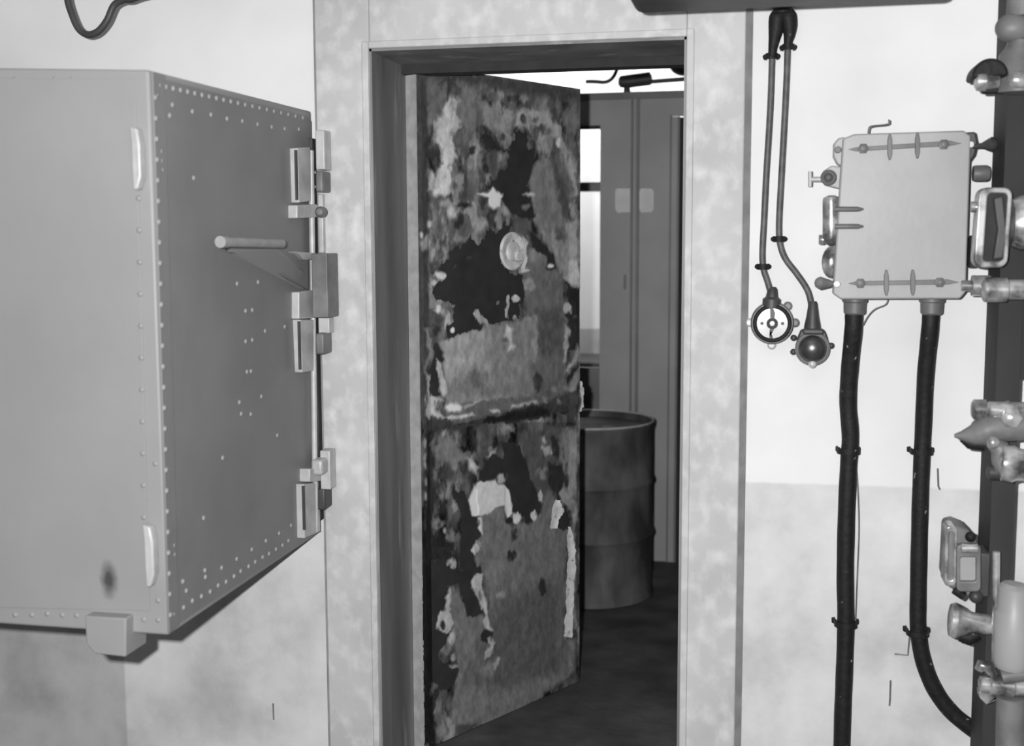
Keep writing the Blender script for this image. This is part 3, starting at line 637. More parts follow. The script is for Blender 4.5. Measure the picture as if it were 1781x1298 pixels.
# ------------------------------------------------------------------ cable loop, overhead duct
tag(MB().tube(pathY([(106, -190), (112, -60), (117, -5), (124, 22), (136, 49), (152, 60), (170, 55), (186, 36), (198, 10), (214, 0), (236, -4), (300, -40), (330, -190)], -0.25), 0.0085, 14).build('hanging_cable', DGREY),
    'dark cable drooping in a loop above the riveted cabinet', 'cable')
dt = thing('overhead_duct', (0.1, -0.35, 2.11), 'dark horizontal metal duct along the top of the wall', 'duct')
a = onY(1088, -3, -0.55); b = onY(1672, 2, -0.55)
MB().box((a.x, -0.55, a.z), (b.x, -0.37, a.z+0.14)).build('duct_body', DGREY, dt, 0.02)
for x in (a.x+0.12, b.x-0.12):
    MB().box((x-0.015, -0.47, a.z+0.13), (x+0.015, -0.44, ZC)).build('hanger', DGREY, dt)

# ------------------------------------------------------------------ thin cables with their splitter, switch and socket
def px_m(Y, x, y, n): return (onY(x+n, y, Y)-onY(x, y, Y)).length
YC = -0.02
sp = thing('cable_splitter', onY(1360, 30, -0.03), 'black forked cable splitter joining the two thin cables under the duct', 'cable splitter')
MB().tube(smooth_path([onY(1361, -60, -0.04), onY(1361, -5, -0.04), onY(1361, 5, -0.04), onY(1361, 14, -0.04), onY(1361, 24, -0.04)]), [0.026]*9+[0.036]*8+[0.030]*4+[0.022]*6+[0.021]*6, 20).build('collar', BLACK, sp)
for (pts, rr) in (([(1358, 20), (1352, 32), (1350, 48), (1347, 66), (1344, 84), (1343, 98)], [.016, .020, .0185, .014, .0105, .009]), ([(1364, 20), (1371, 30), (1373, 46), (1373, 60), (1371, 72), (1370, 82)], [.016, .020, .0185, .014, .0105, .009])):
    pp = [onY(x, y, -0.03) for x, y in pts]
    P2 = smooth_path(pp, 5); R2 = [float(np.interp(i, [0, 5, 10, 15, 20, 25], rr)) for i in range(len(P2))]
    MB().tube(P2, R2, 18).build('fork_leg', BLACK, sp)
GC = 'thin cables beside the doorway'
c1 = tag(MB().tube(pathY([(1343, 96), (1341, 160), (1338, 220), (1333, 300), (1329, 380), (1326, 440), (1328, 468), (1335, 490), (1341, 512), (1342, 522)], YC), 0.0078, 14).build('thin_cable', CORD), 'thin grey cable running down to the round dial switch', 'cable', GC)
c2 = tag(MB().tube(pathY([(1370, 80), (1368, 140), (1364, 220), (1359, 310), (1355, 390), (1357, 425), (1366, 450), (1384, 474), (1400, 497), (1408, 515), (1412, 540), (1413, 566)], YC), 0.0078, 14).build('thin_cable', CORD), 'thin grey cable curving right down to the domed socket', 'cable', GC)
def saddle(x, y, hw, Y, r, label, name='cable_clamp', m_=BLACK, group='small clamps on the thin cables'):
    c = onY(x, y, Y); s = px_m(Y, x, y, hw)
    t = thing(name, (c.x, -0.01, c.z-0.008), label, 'clamp', group)
    pts = []
    for k in range(13):
        a = PI*k/12; pts.append(Vector((c.x+(r+0.003)*math.cos(a), Y-(r+0.003)*math.sin(a), c.z)))
    pts = [Vector((pts[0].x, -0.003, c.z))]+pts+[Vector((pts[-1].x, -0.003, c.z))]
    mb = MB(); n = len(pts); vs = []
    for p in pts:
        q = Vector((c.x, p.y, p.z)); d = (p-Vector((c.x, Y, c.z))); d.normalize()
        vs += [p+Vector((0, 0, -.007)), p+Vector((0, 0, .007)), p+d*0.003+Vector((0, 0, .007)), p+d*0.003+Vector((0, 0, -.007))]
    fs = [(0, 1, 2, 3), (4*n-1, 4*n-2, 4*n-3, 4*n-4)]
    for i in range(n-1):
        for k in range(4): fs.append((4*i+k, 4*i+(k+1) % 4, 4*i+4+(k+1) % 4, 4*i+4+k))
    mb.add(vs, fs).build('strap', m_, t)
    for sgn in (-1, 1):
        e = c+Vector((sgn*s*0.8, 0, 0))
        MB().box((c.x+sgn*(r+0.004), -0.001, c.z-0.006), (c.x+sgn*s, -0.014, c.z+0.006)).build('foot', m_, t, 0.002)
        MB().lathe((e.x, -0.014, e.z), (0, -1, 0), [(0.006, 0), (0.006, 0.003), (0.003, 0.006), (0, 0.0065)], 12).build('screw', m_, t)
    return t
saddle(1342, 98, 14, YC, 0.008, 'small dark clamp at the upper end of the dial switch cable')
saddle(1371, 82, 14, YC, 0.008, 'small dark clamp at the upper end of the domed socket cable')
saddle(1327, 464, 13, YC, 0.008, 'small dark clamp on the cable just above the dial switch')
saddle(1355, 416, 13, YC, 0.008, 'small dark clamp where the socket cable starts to curve')

# round dial switch
c = onY(1343, 562, -0.02); rsw = px_m(-0.02, 1343, 562, 38)
sw = thing('dial_switch', (c.x, 0, c.z-rsw), 'round surface-mounted dial switch with a black ring and pale face', 'switch')
MB().lathe((c.x, -0.002, c.z), (0, -1, 0), [(rsw*0.97, 0), (rsw, 0.006), (rsw, 0.022), (rsw*0.93, 0.030), (0, 0.030)], 40).build('housing', MID, sw)
for ang in (0, 180, 270, 48):
    a = math.radians(ang); p = Vector((c.x+math.cos(a)*rsw*1.06, -0.010, c.z+math.sin(a)*rsw*1.06))
    MB().lathe(p+Vector((0, 0.008, 0)), (0, -1, 0), [(0.011, 0), (0.011, 0.008), (0.006, 0.012), (0, 0.012)], 16).build('fixing_lug', MID if ang < 100 else PALE, sw)
MB().torus((c.x, -0.034, c.z), (0, 1, 0), rsw*0.80, rsw*0.10, 40, 10).build('black_ring', BLACK, sw)
fc = MB().lathe((c.x, -0.032, c.z), (0, -1, 0), [(rsw*0.74, 0), (rsw*0.73, 0.003), (0, 0.004)], 32).build('dial_face', GLASS, sw)
kn = MB().torus((c.x, -0.040, c.z), (0, 1, 0), rsw*0.19, rsw*0.075, 20, 8)
kn.build('pointer_hub', DGREY, fc)
for s in (-1, 1):
    MB().prism([(c.x-0.005, -0.036, c.z+s*rsw*.24), (c.x+0.005, -0.036, c.z+s*rsw*.24), (c.x+0.006*s, -0.036, c.z+s*rsw*.5), (c.x+0.002, -0.036, c.z+s*rsw*.7), (c.x-0.006, -0.036, c.z+s*rsw*.7)], (0, -0.006, 0)).build('pointer', DGREY, fc)
    p = c+Vector((s*rsw*.47, 0, 0)); MB().ball((p.x, -0.036, p.z), 0.004, 10).build('screw', MID, fc)
MB().lathe(onY(1342, 528, -0.02), (0.05, 0, 1), [(0.022, -0.01), (0.022, 0.010), (0.015, 0.016), (0.012, 0.034), (0.008, 0.04)], 24).build('cable_gland', DGREY, sw)

# domed socket
c = onY(1413, 603, -0.02); r_ = px_m(-0.02, 1413, 603, 30)
so = thing('domed_socket', (c.x, 0, c.z-r_*1.1), 'small dark socket with a glossy domed lid, right of the dial switch', 'socket')
MB().prism([(c.x+math.cos(a)*r_*rr, -0.002, c.z+math.sin(a)*r_*rr) for a, rr in [(math.radians(d), q) for d, q in ((0, 1), (35, 1.05), (55, 1.22), (68, 1.15), (112, 1.15), (125, 1.22), (145, 1.05), (180, 1), (215, 1.02), (232, 1.15), (270, .98), (308, 1.15), (325, 1.02))]], (0, -0.030, 0)).build('housing', DGREY, so, 0.004)
MB().torus((c.x, -0.033, c.z-0.004), (0, 1, 0), r_*0.88, 0.006, 36, 8).build('rim', MID, so)
MB().lathe((c.x, -0.030, c.z-0.004), (0, -1, 0), [(r_*0.84*math.cos(t*PI/16), 0.004+r_*0.62*math.sin(t*PI/16)) for t in range(9)], 32).build('domed_lid', GLOSS, so)
MB().box((c.x-r_*.62, -0.030, c.z+r_*.78), (c.x+r_*.62, -0.055, c.z+r_*1.12)).build('lid_hinge', DGREY, so, 0.005)
MB().ball((c.x, -0.04, c.z-r_*1.0), 0.010, 16).build('catch_ball', PALE2, so)
for s, zz_ in ((1, 0.05), (-1, -0.35), (-1, .5)): MB().ball((c.x+s*r_*1.1, -0.015, c.z+zz_*r_), 0.008, 12).build('fixing_lug', DGREY, so)
MB().lathe(onY(1413, 572, -0.025), (0.0, 0, 1), [(0.021, -0.005), (0.019, 0.010), (0.015, 0.03), (0.011, 0.06), (0.008, 0.066)], 24).build('cable_gland', DGREY, so)

# ------------------------------------------------------------------ junction box
YJ = -0.135
jb = thing('junction_box', onY(1570, 522, -0.07), 'light grey cast metal junction box with strapped cover on the right-hand wall', 'junction box')
OUT = [(1466, 241), (1486, 233), (1676, 227), (1689, 236), (1680, 508), (1670, 520), (1462, 521), (1448, 511)]
cx_, cy_ = 1570, 376
MB().prism([onY(x, y, YJ) for x, y in OUT], (0, 0.028, 0)).build('cover', JBOX, jb, 0.004)
MB().prism([onY(cx_+(x-cx_)*0.955+1, cy_+(y-cy_)*0.97+1, YJ+0.03) for x, y in OUT], (0, -YJ-0.045, 0)).build('body', JBOX, jb, 0.006)
mb = MB().prism([onY(x, y, -0.016) for x, y in [(1478, 262), (1686, 256), (1678, 492), (1470, 494)]], (0, 0.014, 0)); mb.build('back_plate', MID, jb)
def strap(y0, y1, ticks, nuts, xa, xb):
    yy = lambda x: y0+(y1-y0)*(x-xa)/(xb-xa)
    s = MB().prism([onY(x, y, YJ) for x, y in [(xa, yy(xa)), (xa+14, yy(xa)-3.5), (xb-20, yy(xb)-5), (xb, yy(xb)), (xb-20, yy(xb)+4), (xa+14, yy(xa)+3.5)]], (0, -0.006, 0)).build('cover_strap', MIDL, jb, 0.001, 'darker grey strap')
    for x in ticks:
        MB().prism([onY(a, b, YJ-0.002) for a, b in [(x-1.5, yy(x)-23), (x+1.5, yy(x)-23), (x+4, yy(x)-12), (x+4, yy(x)+12), (x+1.5, yy(x)+22), (x-1.5, yy(x)+22), (x-4, yy(x)+12), (x-4, yy(x)-12)]], (0, -0.010, 0)).build('cross_rib', MIDL, s, 0.001)
    for x in nuts:
        MB().lathe(onY(x, yy(x), YJ-0.004), (0, -1, 0), [(0.012, 0), (0.012, 0.008), (0.006, 0.010), (0.006, 0.016), (0, 0.017)], 6).build('nut', MIDL, s)
MIDL = mat('strap_grey_paint', 0.15, 0.11, scale=20, rough=0.5)
strap(260, 250, (1547, 1595), (1501, 1641), 1475, 1672); strap(493, 491, (1541, 1587), (1496, 1634), 1475, 1668)
# closing ears, hinge, screws
def knob(name, x, y, rpx, Y, ax, ln, material, parent=jb, prof=None, label=None):
    r = px_m(Y, x, y, rpx); return MB().lathe(onY(x, y, Y), ax, prof(r, ln) if prof else [(r*.9, 0), (r, ln*.15), (r, ln*.85), (r*.85, ln), (0, ln)], 24).build(name, material, parent, 0, label)
ear = MB().prism([onY(x, y, YJ+0.02) for x, y in [(1450, 250), (1458, 240), (1470, 238), (1466, 290), (1456, 286), (1449, 272)]], (0, 0.03, 0)).build('corner_ear', JBOX, jb, 0.004)
knob('ear_bolt', 1457, 261, 6, YJ+0.022, (0, -1, 0), 0.012, MIDL, ear)
ear = MB().prism([onY(x, y, YJ+0.02) for x, y in [(1680, 230), (1697, 229), (1701, 250), (1696, 270), (1684, 286), (1680, 270)]], (0, 0.035, 0)).build('corner_ear', DGREY, jb, 0.004, 'dark corner ear')
knob('ear_bolt', 1687, 252, 6, YJ+0.015, (0, -1, 0), 0.014, PALE2, ear)
a, b = onY(1692, 255, YJ+0.01), onY(1737, 250, YJ-0.01)
MB().tube([a.lerp(b, t) for t in (0, .35, .55, .75, .92, 1)], [.005, .006, .012, .017, .012, .003], 16).build('toggle_lever', DGREY, jb, 0, 'dark teardrop lever')
knob('side_boss', 1692, 302, 15, -0.075, (1, 0, 0), 0.035, MIDL, jb)
knob('side_boss', 1684, 438, 30, -0.075, (1, 0, 0), 0.02, DGREY, jb)
ws = MB().tube([onY(1409, 298, -0.07), onY(1409, 325, -0.07)], 0.005, 10).tube([onY(1409, 312, -0.07), onY(1436, 312, -0.07)], 0.006, 12).build('wing_screw', PALE, jb)
MB().torus(onY(1441, 309, -0.075), (0, 1, 0), 0.0135, 0.005, 24, 8).ball(onY(1441, 309, -0.075), 0.010, 12).build('screw_eye', MIDL, ws)
MB().prism([onY(x, y, -0.06) for x, y in [(1431, 298), (1446, 288), (1466, 290), (1466, 330), (1450, 326), (1434, 322)]], (0, 0.03, 0)).build('screw_lug', JBOX, jb, 0.003)
MB().tube([onY(1446, y, -0.10) for y in (340, 344, 350, 415, 421, 427)], [.008, .0185, .020, .020, .0175, .008], 24).build('hinge_barrel', FITP, jb)
for y in (364, 394):
    MB().tube([onY(x, y, YJ-0.004) for x in (1452, 1462, 1492, 1502)], [.006, .006, .0058, .002], 12).build('hinge_pin', MIDL, jb)
knob('hinge_nut', 1424, 417, 9, -0.095, (1, 0, 0), 0.014, FITP, jb)
MB().ball(onY(1446, 456, -0.08), 0.030, 22, (0.75, 0.7, 1.25)).build('side_dome', FITP, jb)
a, b = onY(1462, 494, YJ+0.005), onY(1417, 492, YJ-0.01)
MB().tube([a.lerp(b, t) for t in (0, .3, .5, .8, .95, 1)], [.005, .006, .010, .015, .010, .003], 14).build('toggle_lever', MID, jb)
knob('lever_bolt', 1455, 494, 6, YJ-0.002, (0, -1, 0), 0.012, PALE2, jb)
for x in (1487, 1621):
    MB().lathe(onY(x, 519, -0.07), (0, 0, -1), [(0.029, 0), (0.029, 0.008), (0.026, 0.010), (0.025, 0.034), (0.021, 0.038), (0, 0.038)], 24).build('cable_gland', MIDL, jb)
MB().tube(smooth_path([onY(x, y, -0.11) for x, y in [(1510, 233), (1512, 222), (1520, 219), (1544, 216), (1546, 208)]]), 0.0018, 8).build('tag_wire', MIDL, jb)
tag(MB().tube(smooth_path([onY(x, y, -0.05) for x, y in [(1545, 520), (1540, 530), (1522, 538), (1510, 550), (1501, 566)]]), 0.0016, 8).build('loose_wire', MID), 'short thin wire curling out from under the junction box', 'wire')

# heavy cables
def heavy(px, r, label):
    pts = smooth_path([onY(x, y, -0.07 if y < 600 else (-0.045 if y < 700 else -0.03)) for x, y in px], 8)
    mb = MB().tube(pts, [r*(1+0.012*math.sin(i*0.9)) for i in range(len(pts))], 20)
    return tag(mb.build('armoured_cable', BLACK), label, 'cable', 'heavy black cables under the junction box')
heavy([(1485, 546), (1484, 575), (1478, 640), (1475, 700), (1479, 760), (1476, 810), (1472, 900), (1470, 1000), (1471, 1085), (1468, 1180), (1465, 1260), (1463, 1360), (1461, 1480)], 0.0205, 'thick black cable dropping straight down from the junction box')
heavy([(1619, 546), (1617, 575), (1610, 650), (1606, 740), (1602, 830), (1599, 930), (1597, 1030), (1597, 1095), (1606, 1150), (1626, 1200), (1656, 1240), (1697, 1273), (1712, 1284)], 0.0195, 'thick black cable bending right at its foot towards the steel post')
GH = 'saddle clamps on the heavy cables'
saddle(1476, 784, 22, -0.03, 0.0215, 'dark saddle clamp on the straight black cable, the upper one', 'saddle_clamp', BLACK, GH)
saddle(1471, 1085, 24, -0.03, 0.0215, 'dark saddle clamp on the straight black cable, the lower one', 'saddle_clamp', BLACK, GH)
saddle(1603, 785, 24, -0.03, 0.0205, 'dark saddle clamp on the bending black cable, the upper one', 'saddle_clamp', BLACK, GH)
saddle(1596, 1100, 24, -0.03, 0.0205, 'dark saddle clamp on the bending black cable, the lower one', 'saddle_clamp', BLACK, GH)
tag(MB().tube(pathY([(1488, 792), (1492, 850), (1494, 920), (1491, 1000), (1488, 1080)], -0.02), 0.0016, 8).build('loose_wire', MID), 'long thin wire hanging beside the straight black cable', 'wire')
def hook(pts, label): return tag(MB().tube([onY(x, y, -0.004) for x, y in pts], 0.0022, 8).build('wall_hook', MID), label, 'hook', 'small wires and nails left in the wall')
hook([(1549, 1184), (1548, 1215), (1547, 1228)], 'short nail in the wall between the two black cables, near the bottom')
hook([(1631, 815), (1632, 846), (1635, 852)], 'short hook in the wall right of the bending cable')
hook([(475, 1224), (476, 1252)], 'short nail in the wall under the riveted cabinet')
hook([(1582, 1108), (1579, 1140), (1556, 1138)], 'bent wire beside the lower clamp of the bending cable')

# ------------------------------------------------------------------ steel post and its fittings
YP = -0.20
pa = onY(1723, 900, YP); pb = onY(1764, 900, YP)
ps = thing('steel_post', ((pa.x+pb.x)/2, -0.13, 0), 'dark steel post standing against the wall at the right edge', 'post')
MB().box((pa.x, YP, 0), (pb.x, YP+0.010, ZC)).build('web', POST, ps)
MB().box((pa.x, YP+0.010, 0), (pa.x+0.010, -0.055, ZC)).build('flange', POST, ps)
MB().box((pb.x-0.010, YP+0.010, 0), (pb.x, -0.055, ZC)).build('flange', POST, ps)
PX = (pa.x+pb.x)/2
zt = onY(1740, 660, YP).z
MB().box((pb.x, YP+0.012, zt), (pb.x+0.12, YP+0.022, ZC)).build('cover_plate', POST, ps)
for z in (0.3, 1.6, 2.6): MB().box((pa.x+0.01, -0.055, z), (pb.x-0.01, 0.0, z+0.06)).build('wall_bracket', DGREY, ps)
def fit(name, px, py, label, cat, Y=YP):
    return thing(name, onY(px, py, Y), label, cat)
# top knob and pipe
YQ = -0.26
t = fit('round_knob', 1764, 75, 'dark grey round knob at the top of the steel post', 'knob', YQ)
MB().ball(onY(1765, 48, YQ), px_m(YQ, 1765, 48, 32), 28, (1.1, 0.8, 0.85)).build('knob_ball', MID, t)
MB().tube([onY(1779, 30, YQ+0.01), onY(1786, -60, YQ+0.01)], 0.034, 20).build('stem', MID, t)
t = fit('pipe_socket', 1775, 160, 'grey pipe socket below the round knob on the steel post', 'pipe fitting', YQ)
MB().tube([onY(x, y, YQ+0.01) for x, y in [(1777, 72), (1775, 84), (1774, 96), (1772, 140), (1771, 162)]], [.028, .03, .042, .046, .046], 24).build('socket_body', MID, t)
MB().ball(onY(1772, 138, YQ-0.04), 0.022, 18, (1.1, .6, .8)).build('pale_boss', FITP, t)
# hooded horn
t = fit('hooded_lamp', 1715, 165, 'small black-hooded lamp sticking out left of the steel post, near the top', 'lamp', YQ)
c = onY(1716, 136, YQ); R = px_m(YQ, 1716, 136, 31)
pts = [(c.x+R*math.cos(math.radians(a)), c.z+R*math.sin(math.radians(a))) for a in range(-4, 200, 12)]
hood = MB(); n = len(pts)
prof = pts
hood.prism([(x, YQ-0.045, z) for x, z in prof], (0, 0.09, 0)).build('hood', BLACK, t, 0.006)
MB().lathe((c.x-R*.8, YQ-0.03, c.z-R*.28), (1, 0, 0), [(R*.35, 0), (R*.55, R*.12), (R*.58, R*.6), (R*.5, R*.7), (R*.42, R*1.35), (0, R*1.35)], 28).build('lamp_body', FITP, t)
MB().lathe((c.x-R*.25, YQ, c.z-R*.74), (1, 0, 0), [(R*.16, 0), (R*.2, R*.1), (R*.2, R*1.2), (0, R*1.2)], 16).build('lower_rod', BLACK, t)
# rectangular lamp with pale rim
YR = -0.29
t = fit('bulkhead_lamp', 1725, 468, 'rectangular lamp with a pale rounded rim and dark glass, mounted on the post', 'lamp', YR)
def rrect(x0, y0, x1, y1, r, Y, sk=0):
    out = []
    for cx, cy, a0 in ((x1-r, y0+r, -90), (x1-r, y1-r, 0), (x0+r, y1-r, 90), (x0+r, y0+r, 180)):
        for k in range(6):
            a = math.radians(a0+k*18); x = cx+r*math.cos(a); y = cy+r*math.sin(a); out.append(onY(x+sk*(y-(y0+y1)/2), y, Y))
    return out
def ring(o_, i_, off):
    n = len(o_); off = Vector(off); vs = o_+i_+[p+off for p in o_]+[p+off for p in i_]; fs = []
    for k in range(n):
        k2 = (k+1) % n
        fs += [(k, k2, n+k2, n+k), (2*n+k2, 2*n+k, 3*n+k, 3*n+k2), (k2, k, 2*n+k, 2*n+k2), (n+k, n+k2, 3*n+k2, 3*n+k)]
    return MB().add(vs, fs)
ring(rrect(1698, 326, 1757, 466, 16, YR, -.07), rrect(1714, 336, 1749, 455, 8, YR, -.07), (0, 0.05, 0)).build('rim', FITP, t, 0.003)
MB().prism(rrect(1706, 332, 1752, 459, 12, YR+0.022, -.07), (0, 0.02, 0)).build('dark_glass', DARK, t)
MB().prism([onY(x, y, YR+0.004) for x, y in [(1728, 345), (1745, 340), (1752, 410), (1745, 450), (1727, 452), (1735, 400)]], (0, 0.016, 0)).build('inner_fitting', DGREY, t, 0.004)
MB().lathe(onY(1758, 388, YR+0.03), (1, 0, 0), [(0.05, 0), (0.058, 0.02), (0.058, 0.10), (0, 0.10)], 28).build('lamp_neck', FITP, t)
MB().lathe(onY(1694, 360, YR+0.03), (-1, 0, 0), [(0.012, -0.01), (0.012, 0.006), (0, 0.008)], 14).build('side_screw', FITP, t)
# horizontal coupling
t = fit('pipe_coupling', 1725, 515, 'pale horizontal pipe coupling running from the junction box to the post', 'pipe fitting', -0.16)
MB().lathe(onY(1672, 497, -0.16), (1, 0, 0), [(0.012, 0), (0.012, 0.02), (0.023, 0.022), (0.023, 0.060), (0.019, 0.064), (0.019, 0.070)], 24).build('sleeve', FITP, t)
MB().lathe(onY(1724, 504, -0.26), (1, 0, 0), [(0.015, -0.02), (0.027, -0.014), (0.027, 0.03), (0.022, 0.034), (0.022, 0.2)], 24).build('pipe', FITP, t)
MB().ball(onY(1712, 508, -0.15), 0.020, 18, (1.1, .8, .5)).build('coupling_shadow', BLACK, t)  # black blob modelled in place of the shadow under the coupling
# cluster at mid height
t = fit('branching_valve', 1740, 830, 'cluster of pale pipe stubs and a cone-nosed valve on the post at mid height', 'valve', -0.26)
YV = -0.27
MB().lathe(onY(1690, 712, YV), (1, 0, 0), [(0.016, 0), (0.022, 0.004), (0.022, 0.028), (0.013, 0.03), (0.018, 0.036), (0.018, 0.12), (0, 0.12)], 20).build('wing_nut', FITP, t)
MB().tube([onY(x, y, YV) for x, y in [(1660, 758), (1672, 758), (1690, 757), (1706, 753), (1718, 748), (1740, 745), (1790, 740)]], [.004, .010, .021, .030, .034, .03, .03], 24).build('cone_nozzle', MID, t)
MB().tube([onY(x, y, YV+0.01) for x, y in [(1694, 745), (1712, 735), (1735, 720), (1760, 712)]], [.012, .020, .024, .02], 20).build('branch_pipe', FITP, t)
MB().tube([onY(x, y, YV+0.01) for x, y in [(1672, 764), (1686, 772), (1712, 777)]], [.006, .012, .009], 14).build('under_lever', BLACK, t)
MB().tube([onY(x, y, YV-0.02) for x, y in [(1722, 768), (1738, 778), (1745, 800), (1748, 822)]], [.014, .02, .024, .02], 18).build('elbow', MID, t)
MB().lathe(onY(1736, 805, YV-0.03), (1, -0.1, -0.05), [(0.020, 0), (0.038, 0.008), (0.040, 0.03), (0.034, 0.04), (0.034, 0.12)], 26).build('pipe_stub', FITP, t)
MB().ball(onY(1727, 770, YV-0.04), 0.014, 14).build('valve_nut', FITP, t)
MB().lathe(onY(1716, 822, YV-0.01), (1, 0, 0), [(0.008, 0), (0.016, 0.004), (0.016, 0.03), (0, 0.03)], 16).build('drain_plug', DGREY, t)
MB().lathe(onY(1758, 727, YV-0.03), (0, -1, 0.1), [(0.022, 0), (0.022, 0.01), (0.012, 0.016), (0, 0.018)], 6).build('hex_cap', FITP, t)
# lantern lower down
t = fit('caged_lantern', 1680, 1045, 'pale rounded lantern with a framed glass projecting left of the post, low down', 'lamp', -0.24)
YL = -0.24
MB().prism([onY(x, y, YL) for x, y in [(1648, 917), (1664, 914), (1684, 922), (1700, 938), (1702, 1032), (1690, 1040), (1668, 1036), (1650, 1020), (1643, 1012)]], (0, 0.10, 0)).build('lantern_body', MID, t, 0.010)
ring(rrect(1644, 916, 1664, 1020, 7, YL-0.008, -.03), rrect(1649, 926, 1659, 1010, 4, YL-0.008, -.03), (0, 0.06, 0)).build('guard_frame', FITP, t, 0.002)
ring(rrect(1664, 948, 1706, 1030, 8, YL-0.02, 0), rrect(1670, 970, 1698, 1012, 4, YL-0.02, 0), (0, 0.03, 0)).build('window_frame', MID, t, 0.003)
MB().prism(rrect(1668, 966, 1700, 1014, 4, YL-0.008, 0), (0, 0.012, 0)).build('lantern_glass', JBOX, t)
MB().tube([onY(1672, 954, YL-0.03), onY(1700, 954, YL-0.03)], 0.010, 14).build('top_hinge', FITP, t)
MB().ball(onY(1688, 934, YL-0.01), 0.012, 12).build('cap_nut', BLACK, t)
MB().tube([onY(1660, 1026, YL-0.01), onY(1676, 1037, YL-0.01)], 0.010, 12).build('lower_catch', BLACK, t)
MB().ball(onY(1697, 1038, YL-0.01), 0.015, 12).build('base_nut', DGREY, t)
a = onY(1704, 985, -0.14); MB().box((a.x-0.02, -0.22, a.z-0.05), (pa.x, -0.14, a.z+0.05)).build('mounting_arm', DGREY, t, 0.004)
t = fit('bell_fitting', 1672, 1115, 'pale bell-shaped fitting under the lantern, pointing left from the post', 'pipe fitting', -0.22)
MB().lathe(onY(1650, 1078, -0.22), (1, 0, -0.08), [(0.016, 0), (0.036, 0.003), (0.040, 0.014), (0.034, 0.030), (0.024, 0.045), (0.022, 0.09)], 28).build('bell', FITP, t)
MB().tube([onY(1668, 1107, -0.20), onY(1684, 1109, -0.20), onY(1702, 1102, -0.20)], [.012, .018, .014], 16).build('rubber_plug', BLACK, t)
t = fit('pale_canister', 1762, 1165, 'pale cylindrical canister on the post at the right edge, low down', 'canister', -0.30)
MB().tube([onY(x, y, -0.30) for x, y in [(1767, 1016), (1766, 1022), (1765, 1060), (1764, 1066), (1761, 1150), (1760, 1162)]], [.026, .036, .037, .041, .041, .034], 30).build('canister_body', JBOX, t)
MB().tube([onY(1733, 960, -0.26), onY(1731, 1160, -0.26)], 0.008, 12).build('guide_rod', FITP, t)
t = fit('lower_union', 1735, 1225, 'pale pipe union with a hooked bracket below the canister', 'pipe fitting', -0.28)
MB().lathe(onY(1702, 1190, -0.28), (1, 0, 0), [(0.010, 0), (0.018, 0.004), (0.018, 0.022), (0.022, 0.025), (0.024, 0.07), (0.020, 0.075), (0.020, 0.16)], 22).build('union_sleeve', FITP, t)
MB().prism([onY(x, y, -0.27) for x, y in [(1703, 1204), (1752, 1204), (1757, 1196), (1740, 1216), (1716, 1226), (1704, 1214)]], (0, 0.03, 0)).build('hook_bracket', FITP, t, 0.003)
MB().tube([onY(x, y, -0.275) for x, y in [(1702, 1166), (1706, 1158), (1718, 1160), (1728, 1176)]], [.010, .014, .013, .01], 14).build('upper_lug', FITP, t)
MB().tube([onY(x, y, -0.30) for x, y in [(1742, 1178), (1760, 1175), (1800, 1170)]], .016, 16).build('clamp_band', MID, t)
MB().tube([onY(x, y, -0.29) for x, y in [(1758, 1212), (1757, 1260), (1756, 1330), (1754, 1420)]], .03, 20).build('down_pipe', MID, t)

# ------------------------------------------------------------------ inner room: partition, drum, pipework
YQ2 = 2.6
pt = thing('steel_partition', (-0.7, YQ2, 0), 'tall grey steel partition with two panels and a glazed side opening, behind the door', 'partition')
def pl(name, x0, x1, z0, z1, y0, y1, m_, parent=pt, bevel=0.0, label=None):
    return MB().box((x0, YQ2+y0, z0), (x1, YQ2+y1, z1)).build(name, m_, parent, bevel, label)
def qx(px, py=400): return onY(px, py, YQ2).x
def qz(py, px=1060): return onY(px, py, YQ2).z
ztop = qz(166)
xA, xS, xB, xC, xD = qx(1043.5), qx(1101), qx(1109), qx(1164), qx(1181)
pl('panel', xA, xS, 0, ztop-0.01, 0, 0.035, PART); pl('panel', xS, xC, 0, ztop-0.01, 0, 0.035, PART)
pl('seam_cover', qx(1096.5), qx(1100.5), 0, ztop-0.02, -0.008, 0.0, PARTD); pl('seam_cover', qx(1101.5), qx(1105.5), 0, ztop-0.02, -0.016, 0.0, PART, label='pale raised strip'); pl('seam_cover', qx(1107), qx(1111.5), 0, ztop-0.02, -0.008, 0.0, PARTD)
pl('top_rail', -1.7, 1.2, ztop-0.02, ztop+0.012, -0.012, 0.045, PARTD)
pl('side_stile', xC, qx(1167), 0, qz(203), -0.012, 0.035, PARTD); pl('side_stile', qx(1167), qx(1177), 0, qz(206), -0.006, 0.035, PART); pl('side_stile', qx(1177), qx(1181), 0, qz(206), -0.010, 0.035, PARTD)
pl('dark_opening', qx(1181), 1.2, 0, qz(206), 0.03, 0.06, DARK); pl('head_panel', xC, 1.2, qz(204), ztop-0.02, 0, 0.035, PART)  # black sheet stands in for the unlit opening at the right
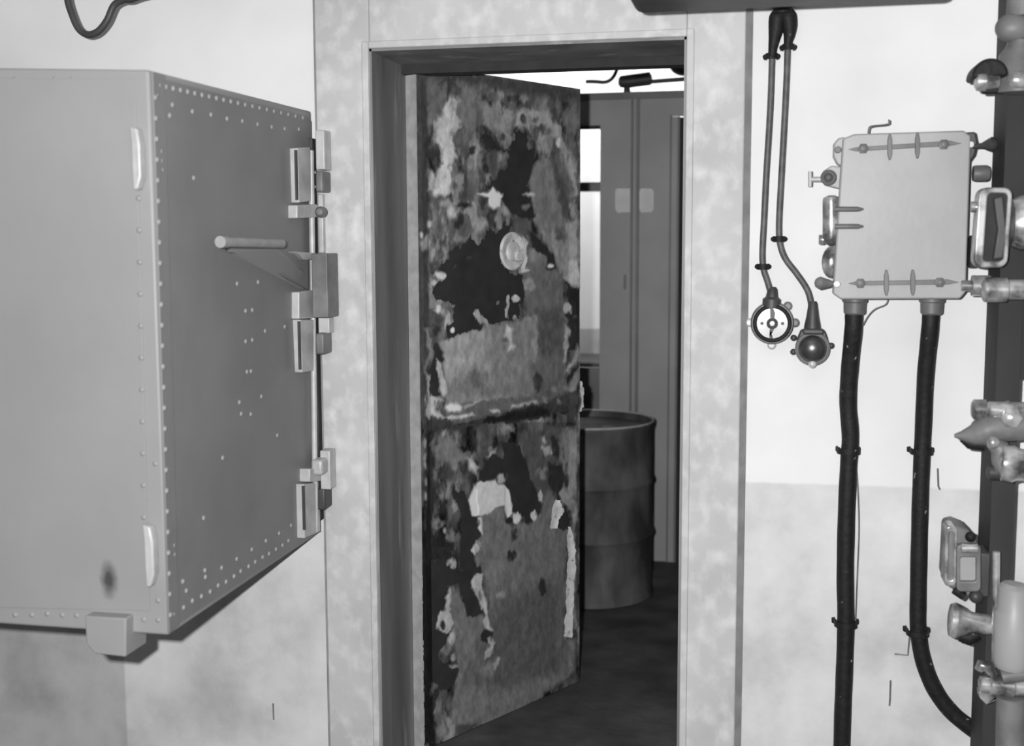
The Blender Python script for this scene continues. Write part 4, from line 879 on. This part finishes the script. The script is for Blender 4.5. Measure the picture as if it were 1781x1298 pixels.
# opening at the left with its bars
pl('head_panel', -1.7, xA, qz(219, 1030), ztop-0.02, 0, 0.035, PART); pl('opening_bar', -1.7, xA, qz(224, 1030), qz(219, 1030), -0.012, 0.03, DARK)
pl('opening_bar', -1.7, xA, qz(333, 1030), qz(317, 1030), -0.006, 0.03, PARTD)
pl('sill_panel', -1.7, xA, 0, qz(640, 1030), 0, 0.035, PARTD); pl('left_stile', -1.75, -1.7, 0, ztop, 0, 0.05, PARTD)
for x0, x1 in ((1070, 1096), (1112, 1137)):
    MB().prism([onY(x, y, YQ2) for x, y in [(x0+3, 328), (x1-(0 if x0 == 1070 else 4), 328), (x1, 333), (x1, 364), (x1-(0 if x0 == 1070 else 4), 369), (x0+4, 370), (x0, 364), (x0, 333)]], (0, -0.004, 0)).build('faded_label', LAB, pt)
MB().box((qx(1085, 490), YQ2-0.01, qz(503)), (qx(1089, 490), YQ2, qz(478))).build('keyhole_plate', PARTD, pt)
# drum
dc = onY(1130, 735, 2.1)
DR = 0.285; dx = onY(1137, 850, 2.05).x-DR; dy = 2.05
dm = thing('oil_drum', (dx, dy, 0), 'dark rusted oil drum standing on the floor behind the open door', 'drum')
ht = 0.752
prof = [(DR-.012, 0.0), (DR, 0.006), (DR, 0.02), (DR-.006, 0.028), (DR-.006, ht*.34), (DR, ht*.355), (DR+.002, ht*.365), (DR, ht*.375), (DR-.006, ht*.39), (DR-.006, ht*.64), (DR, ht*.655), (DR+.002, ht*.665), (DR, ht*.675), (DR-.006, ht*.69), (DR-.006, ht-.03), (DR, ht-.02), (DR, ht-.004), (DR-.005, ht), (DR-.012, ht-.004), (DR-.014, ht-.03), (0, ht-.03)]
MB().lathe((dx, dy, 0), (0, 0, 1), prof, 64).build('drum_body', DRUM, dm)
MB().torus((dx, dy, ht-0.002), (0, 0, 1), DR-0.004, 0.0055, 64, 8).build('rim_bead', PALE, dm)
MB().lathe((dx+.1, dy-.08, ht-.03), (0, 0, 1), [(.028, 0), (.028, .012), (.02, .014), (0, .014)], 20).build('bung', MID, dm)
# things above the partition
tag(MB().tube(smooth_path([onY(x, y, 2.5) for x, y in [(1019, 142), (1035, 142), (1052, 143), (1063, 138), (1071, 126), (1074, 108), (1076, 60), (1078, -158)]]), 0.0085, 12).build('bent_pipe', DGREY), 'thin dark J-shaped pipe hanging above the partition', 'pipe')
t = thing('cylindrical_motor', onY(1105, 158, 2.62), 'dark cylinder with a long rod lying along the top of the partition', 'motor')
MB().tube([onY(x, y, 2.62) for x, y in [(1076, 142), (1079, 142), (1090, 142), (1120, 138), (1131, 136.5), (1134, 136)]], [.016, .026, .030, .030, .030, .016], 24).build('cylinder', DGREY, t)
MB().tube([onY(1133, 142, 2.62), onY(1240, 134, 2.62)], 0.010, 14).build('rod', DGREY, t)
MB().tube([onY(1090, 148, 2.62), onY(1091, 165, 2.62)], [.012, .018], 14).build('foot', DGREY, t)
t = tag(MB().ball(onY(1190, 112, 2.7), 0.062, 22, (1.1, .8, .85)).tube([onY(1194, 105, 2.7), onY(1196, 60, 2.7), onY(1198, -120, 2.7)], .02, 14).build('hanging_bulb_guard', DGREY), 'dark rounded lamp shade hanging at the top right of the doorway', 'lamp shade')
tag(MB().box((-1.5, 3.4, 0), (-0.72, 3.9, 0.86)).build('dark_bench', DGREY, None, 0.01), 'dark bench by the far wall seen through the partition opening', 'bench')
